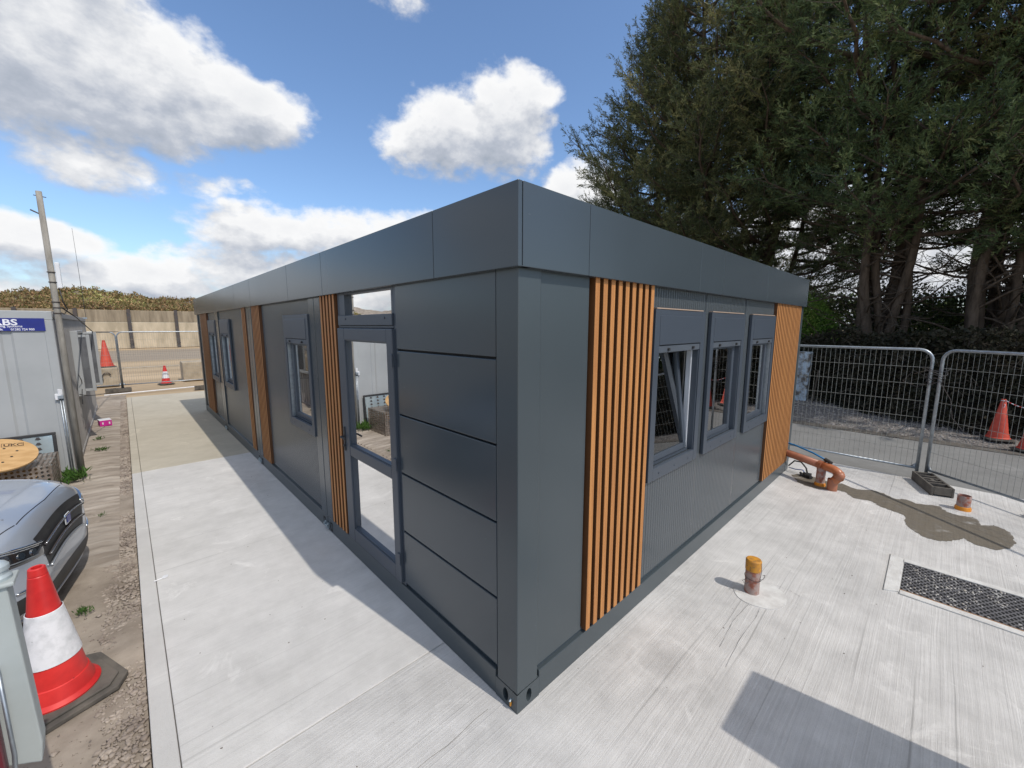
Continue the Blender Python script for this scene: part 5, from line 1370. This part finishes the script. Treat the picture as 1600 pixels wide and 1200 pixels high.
# ------------------------------------------------------------------ tall cypress trees
def tube_np(pts, rad, sides=5):
    pts = np.asarray(pts); n = len(pts); d = np.gradient(pts, axis=0); d /= np.linalg.norm(d, axis=1, keepdims=True)+1e-9
    ref = np.array([0, 0, 1.0]) if abs(d[0, 2]) < .9 else np.array([1.0, 0, 0])
    u = np.cross(d, ref); u /= np.linalg.norm(u, axis=1, keepdims=True)+1e-9; w = np.cross(d, u)
    a = np.arange(sides)*2*np.pi/sides
    V = (pts[:, None]+(u[:, None]*np.cos(a)[None, :, None]+w[:, None]*np.sin(a)[None, :, None])*np.asarray(rad)[:, None, None]).reshape(-1, 3)
    i = np.arange(n-1)[:, None]*sides; k = np.arange(sides)[None]
    Q = np.stack([i+k, i+(k+1) % sides, i+sides+(k+1) % sides, i+sides+k], -1).reshape(-1, 4)
    return V, Q
def conifer(seed, H=16.0, Rm=3.6, base=3.2, limbs=120, stems=2, low=18, splay=1.0):
    r = np.random.default_rng(seed)
    tubes, twigs, SP, SD = [], [], [], []
    stemline = []
    for s in range(stems):
        a0 = r.uniform(0, 6.28); off = .0 if s == 0 else r.uniform(.2, .7)
        lean = r.uniform(.2, .8)*splay if s else .15
        zs = np.linspace(0, H*(1 if s == 0 else r.uniform(.6, .85)), 16)
        x = off*np.cos(a0)+lean*np.cos(a0)*(zs/H)**1.2*2+.10*np.sin(zs*1.1+s); y = off*np.sin(a0)+lean*np.sin(a0)*(zs/H)**1.2*2+.10*np.cos(zs*.9+s)
        P = np.stack([x, y, zs], 1); rad = (.17 if s == 0 else r.uniform(.07, .12))*(1-zs/zs[-1])**.8+.02
        tubes.append(tube_np(P, rad, 9)); stemline.append(P)
    for i in range(limbs):
        f = (i+.5)/limbs; z0 = base+(H*.97-base)*f**.92
        st = stemline[r.integers(0, stems)]
        if z0 > st[-1, 2]: st = stemline[0]
        p0 = np.array([np.interp(z0, st[:, 2], st[:, 0]), np.interp(z0, st[:, 2], st[:, 1]), z0])
        t = (z0-base)/(H-base)
        L = Rm*(min(1, .62+2.2*t) if t < .18 else (1-(max(0, t-.25)/.80)**1.5))*r.uniform(.72, 1.15)+.35
        a = i*2.39996+r.uniform(-.4, .4); el = R(8+38*t)+r.uniform(-.15, .15)
        s = np.linspace(0, 1, 9)[:, None]
        dirv = np.array([np.cos(a)*np.cos(el), np.sin(a)*np.cos(el), np.sin(el)])
        P = p0+dirv*L*s; P[:, 2] += (-.35*np.sin(s[:, 0]*np.pi*.8)+.30*s[:, 0]**2.5)*L*.35
        P[:, :2] += r.normal(0, .03, (9, 2))*s*L*.5
        tubes.append(tube_np(P, .045*(L/3)*(1-s[:, 0])**.7+.008, 5))
        nb = int(5+L*3.8)
        for b in range(nb):
            sb_ = .22+.78*(b+r.random())/nb
            q = np.array([np.interp(sb_, s[:, 0], P[:, c]) for c in range(3)])
            side = 1 if b % 2 else -1
            aa = a+side*r.uniform(.35, 1.25); ee = el*.4+r.uniform(-.35, .65)
            l = (1.15-sb_*.55)*.32*L*r.uniform(.6, 1.2)+.18
            dv = np.array([np.cos(aa)*np.cos(ee), np.sin(aa)*np.cos(ee), np.sin(ee)])
            ss = np.linspace(0, 1, 5)[:, None]; Pb = q+dv*l*ss; Pb[:, 2] += .22*l*ss[:, 0]**2
            twigs.append(tube_np(Pb, np.linspace(.011, .004, 5), 3))
            ns = int(5+l*15)
            tt = r.uniform(.1, 1.0, ns)
            q2 = np.stack([np.interp(tt, ss[:, 0], Pb[:, c]) for c in range(3)], 1)+r.normal(0, .05, (ns, 3))
            SP.append(q2); dd_ = dv+r.normal(0, .5, (ns, 3))+np.array([0, 0, .30]); SD.append(dd_/np.linalg.norm(dd_, axis=1, keepdims=True))
    for i in range(low):      # bare dead branches low down
        z0 = r.uniform(.8, base+1.5); a = r.uniform(0, 6.28); L = r.uniform(.8, 2.6); st = stemline[r.integers(0, stems)]
        p0 = np.array([np.interp(z0, st[:, 2], st[:, 0]), np.interp(z0, st[:, 2], st[:, 1]), z0]); s = np.linspace(0, 1, 8)[:, None]
        P = p0+np.array([np.cos(a), np.sin(a), r.uniform(-.1, .7)])*L*s; P[:, 2] += .15*np.sin(s[:, 0]*5+i); P[:, 0] += .08*np.sin(s[:, 0]*7+i)
        tubes.append(tube_np(P, .028*(1-s[:, 0])+.005, 4))
        for k in range(7):
            j = r.integers(2, 8); dv = r.normal(0, 1, 3); dv[2] *= .6; dv /= np.linalg.norm(dv)
            twigs.append(tube_np(P[j]+dv*np.linspace(0, r.uniform(.25, .7), 4)[:, None], np.linspace(.007, .003, 4), 3))
    SP = np.concatenate(SP); SD = np.concatenate(SD); n = len(SP)
    # fan-shaped sprays: several narrow leaves each
    k = 12; PP = np.repeat(SP, k, 0); DD = np.repeat(SD, k, 0)
    t = np.tile(np.linspace(0, .9, k), n)[:, None]
    ln = np.repeat(r.uniform(.16, .34, n), k)[:, None]
    PP = PP+DD*ln*t*.75
    D2 = DD+r.normal(0, .42, PP.shape); D2 /= np.linalg.norm(D2, axis=1, keepdims=True)
    V, Q = leaves(PP, D2, (ln[:, 0]*r.uniform(.22, .46, len(PP))), r.uniform(.012, .026, len(PP)))
    return tubes, twigs, V, Q, np.repeat(r.random(n), k)
KIND = {}
def tree_mesh(key, mat, **kw):
    tubes, twigs, V, Q, rn = conifer(**kw)
    tv, tq = join(tubes); wv, wq = join(twigs)
    KIND[key] = (tv, tq, wv, wq, V, Q, rn, mat)
tree_mesh('a', M['conifer'], seed=3, H=17.0, Rm=4.0, base=2.6, limbs=160, stems=3, low=30)
tree_mesh('b', M['conifer2'], seed=8, H=15.5, Rm=3.8, base=3.7, limbs=108, stems=7, low=90, splay=2.0)
tree_mesh('c', M['conifer'], seed=21, H=16.5, Rm=3.7, base=2.8, limbs=118, stems=3, low=34)
PROTO = {}
def place_tree(key, loc, rz, sc, label):
    if key not in PROTO:
        tv, tq, wv, wq, V, Q, rn, mat = KIND[key]
        t = local_thing('cypress_tree', label, 'tree', loc, rz, 'tall cypress trees behind the fence')
        fast_mesh('trunk', tv, tq, M['bark'], t, smooth=True)
        fast_mesh('twigs', wv, wq, M['twig'], t)
        fast_mesh('crown', V, Q, mat, t, rnd=rn)
        PROTO[key] = t
    else: t = dup(PROTO[key], loc, rz, label)
    t.scale = (sc, sc, sc)
    return t
place_tree('a', (17.2, 8.4, .3), 5.0, .93, 'leftmost tall cypress, its edge against the open blue sky')
place_tree('c', (16.0, 5.9, .3), 2.2, 1.05, 'tall cypress with bare twin trunks above the middle of the front roof edge')
place_tree('a', (16.2, 3.2, .3), 3.9, .95, 'tall cypress over the right end of the building roof')
place_tree('b', (14.6, -.35, .3), 1.0, 1.0, 'tall cypress with pale forked trunks left of the fence joint')
place_tree('b', (14.2, -2.0, .3), 3.3, 1.02, 'tall cypress whose trunk cluster rises right of the fence joint')
place_tree('c', (15.0, -4.6, .3), 5.2, 1.0, 'tall cypress at the right edge of the photo')
place_tree('a', (18.5, -8.0, .3), 1.7, 1.0, 'tall cypress outside the right edge, branches only')
# big forked grey limbs of the foremost tree
# small weeds
def weed(x, y_, s, n, label, group='weeds on the old path'):
    t = local_thing('weed', label, 'weed', (x, y_, GZ+.03), 0, group)
    P = np.zeros((n, 3)); P[:, :2] = RNG.normal(0, s*.35, (n, 2)); P[:, 2] = RNG.random(n)*s*.4
    D = rand_dirs(n)*.7+np.array([0, 0, .8]); D /= np.linalg.norm(D, axis=1, keepdims=True)
    V, Q = leaves(P, D, RNG.uniform(.3, .8, n)*s, RNG.uniform(.05, .16, n)*s); fast_mesh('leaves', V, Q, M['grass'], t, rnd=RNG.random(n))
weed(-2.20, 7.20, .24, 160, 'leafy green weed at the foot of the cabin corner')
weed(-1.90, 3.05, .07, 90, 'small grass tuft beside the slab edge nearest the camera')
weed(-1.95, 9.0, .12, 80, 'long low weed patch across the path halfway along the cabin')
weed(-1.86, 5.35, .05, 50, 'tiny weed on the ridged path right of the car nose')
weed(-2.0, 10.1, .10, 60, 'low weed tuft on the path closest to the magenta carton')
# scrap on the slab edge
sc_ = thing('scrap', 'white torn scrap lying on the slab edge strip', 'scrap', (-1.43, 3.14, 0))
MB().tube([(-1.47, 3.12, .006), (-1.40, 3.13, .008)], .005, 5).build('twist', M['white'], sc_); MB().prism([(-1.405, 3.11), (-1.375, 3.125), (-1.37, 3.16), (-1.40, 3.165), (-1.415, 3.14)], .004, .012).build('flap', M['white'], sc_)
for o in list(bpy.data.objects):
    if 'local' in o: del o['local']
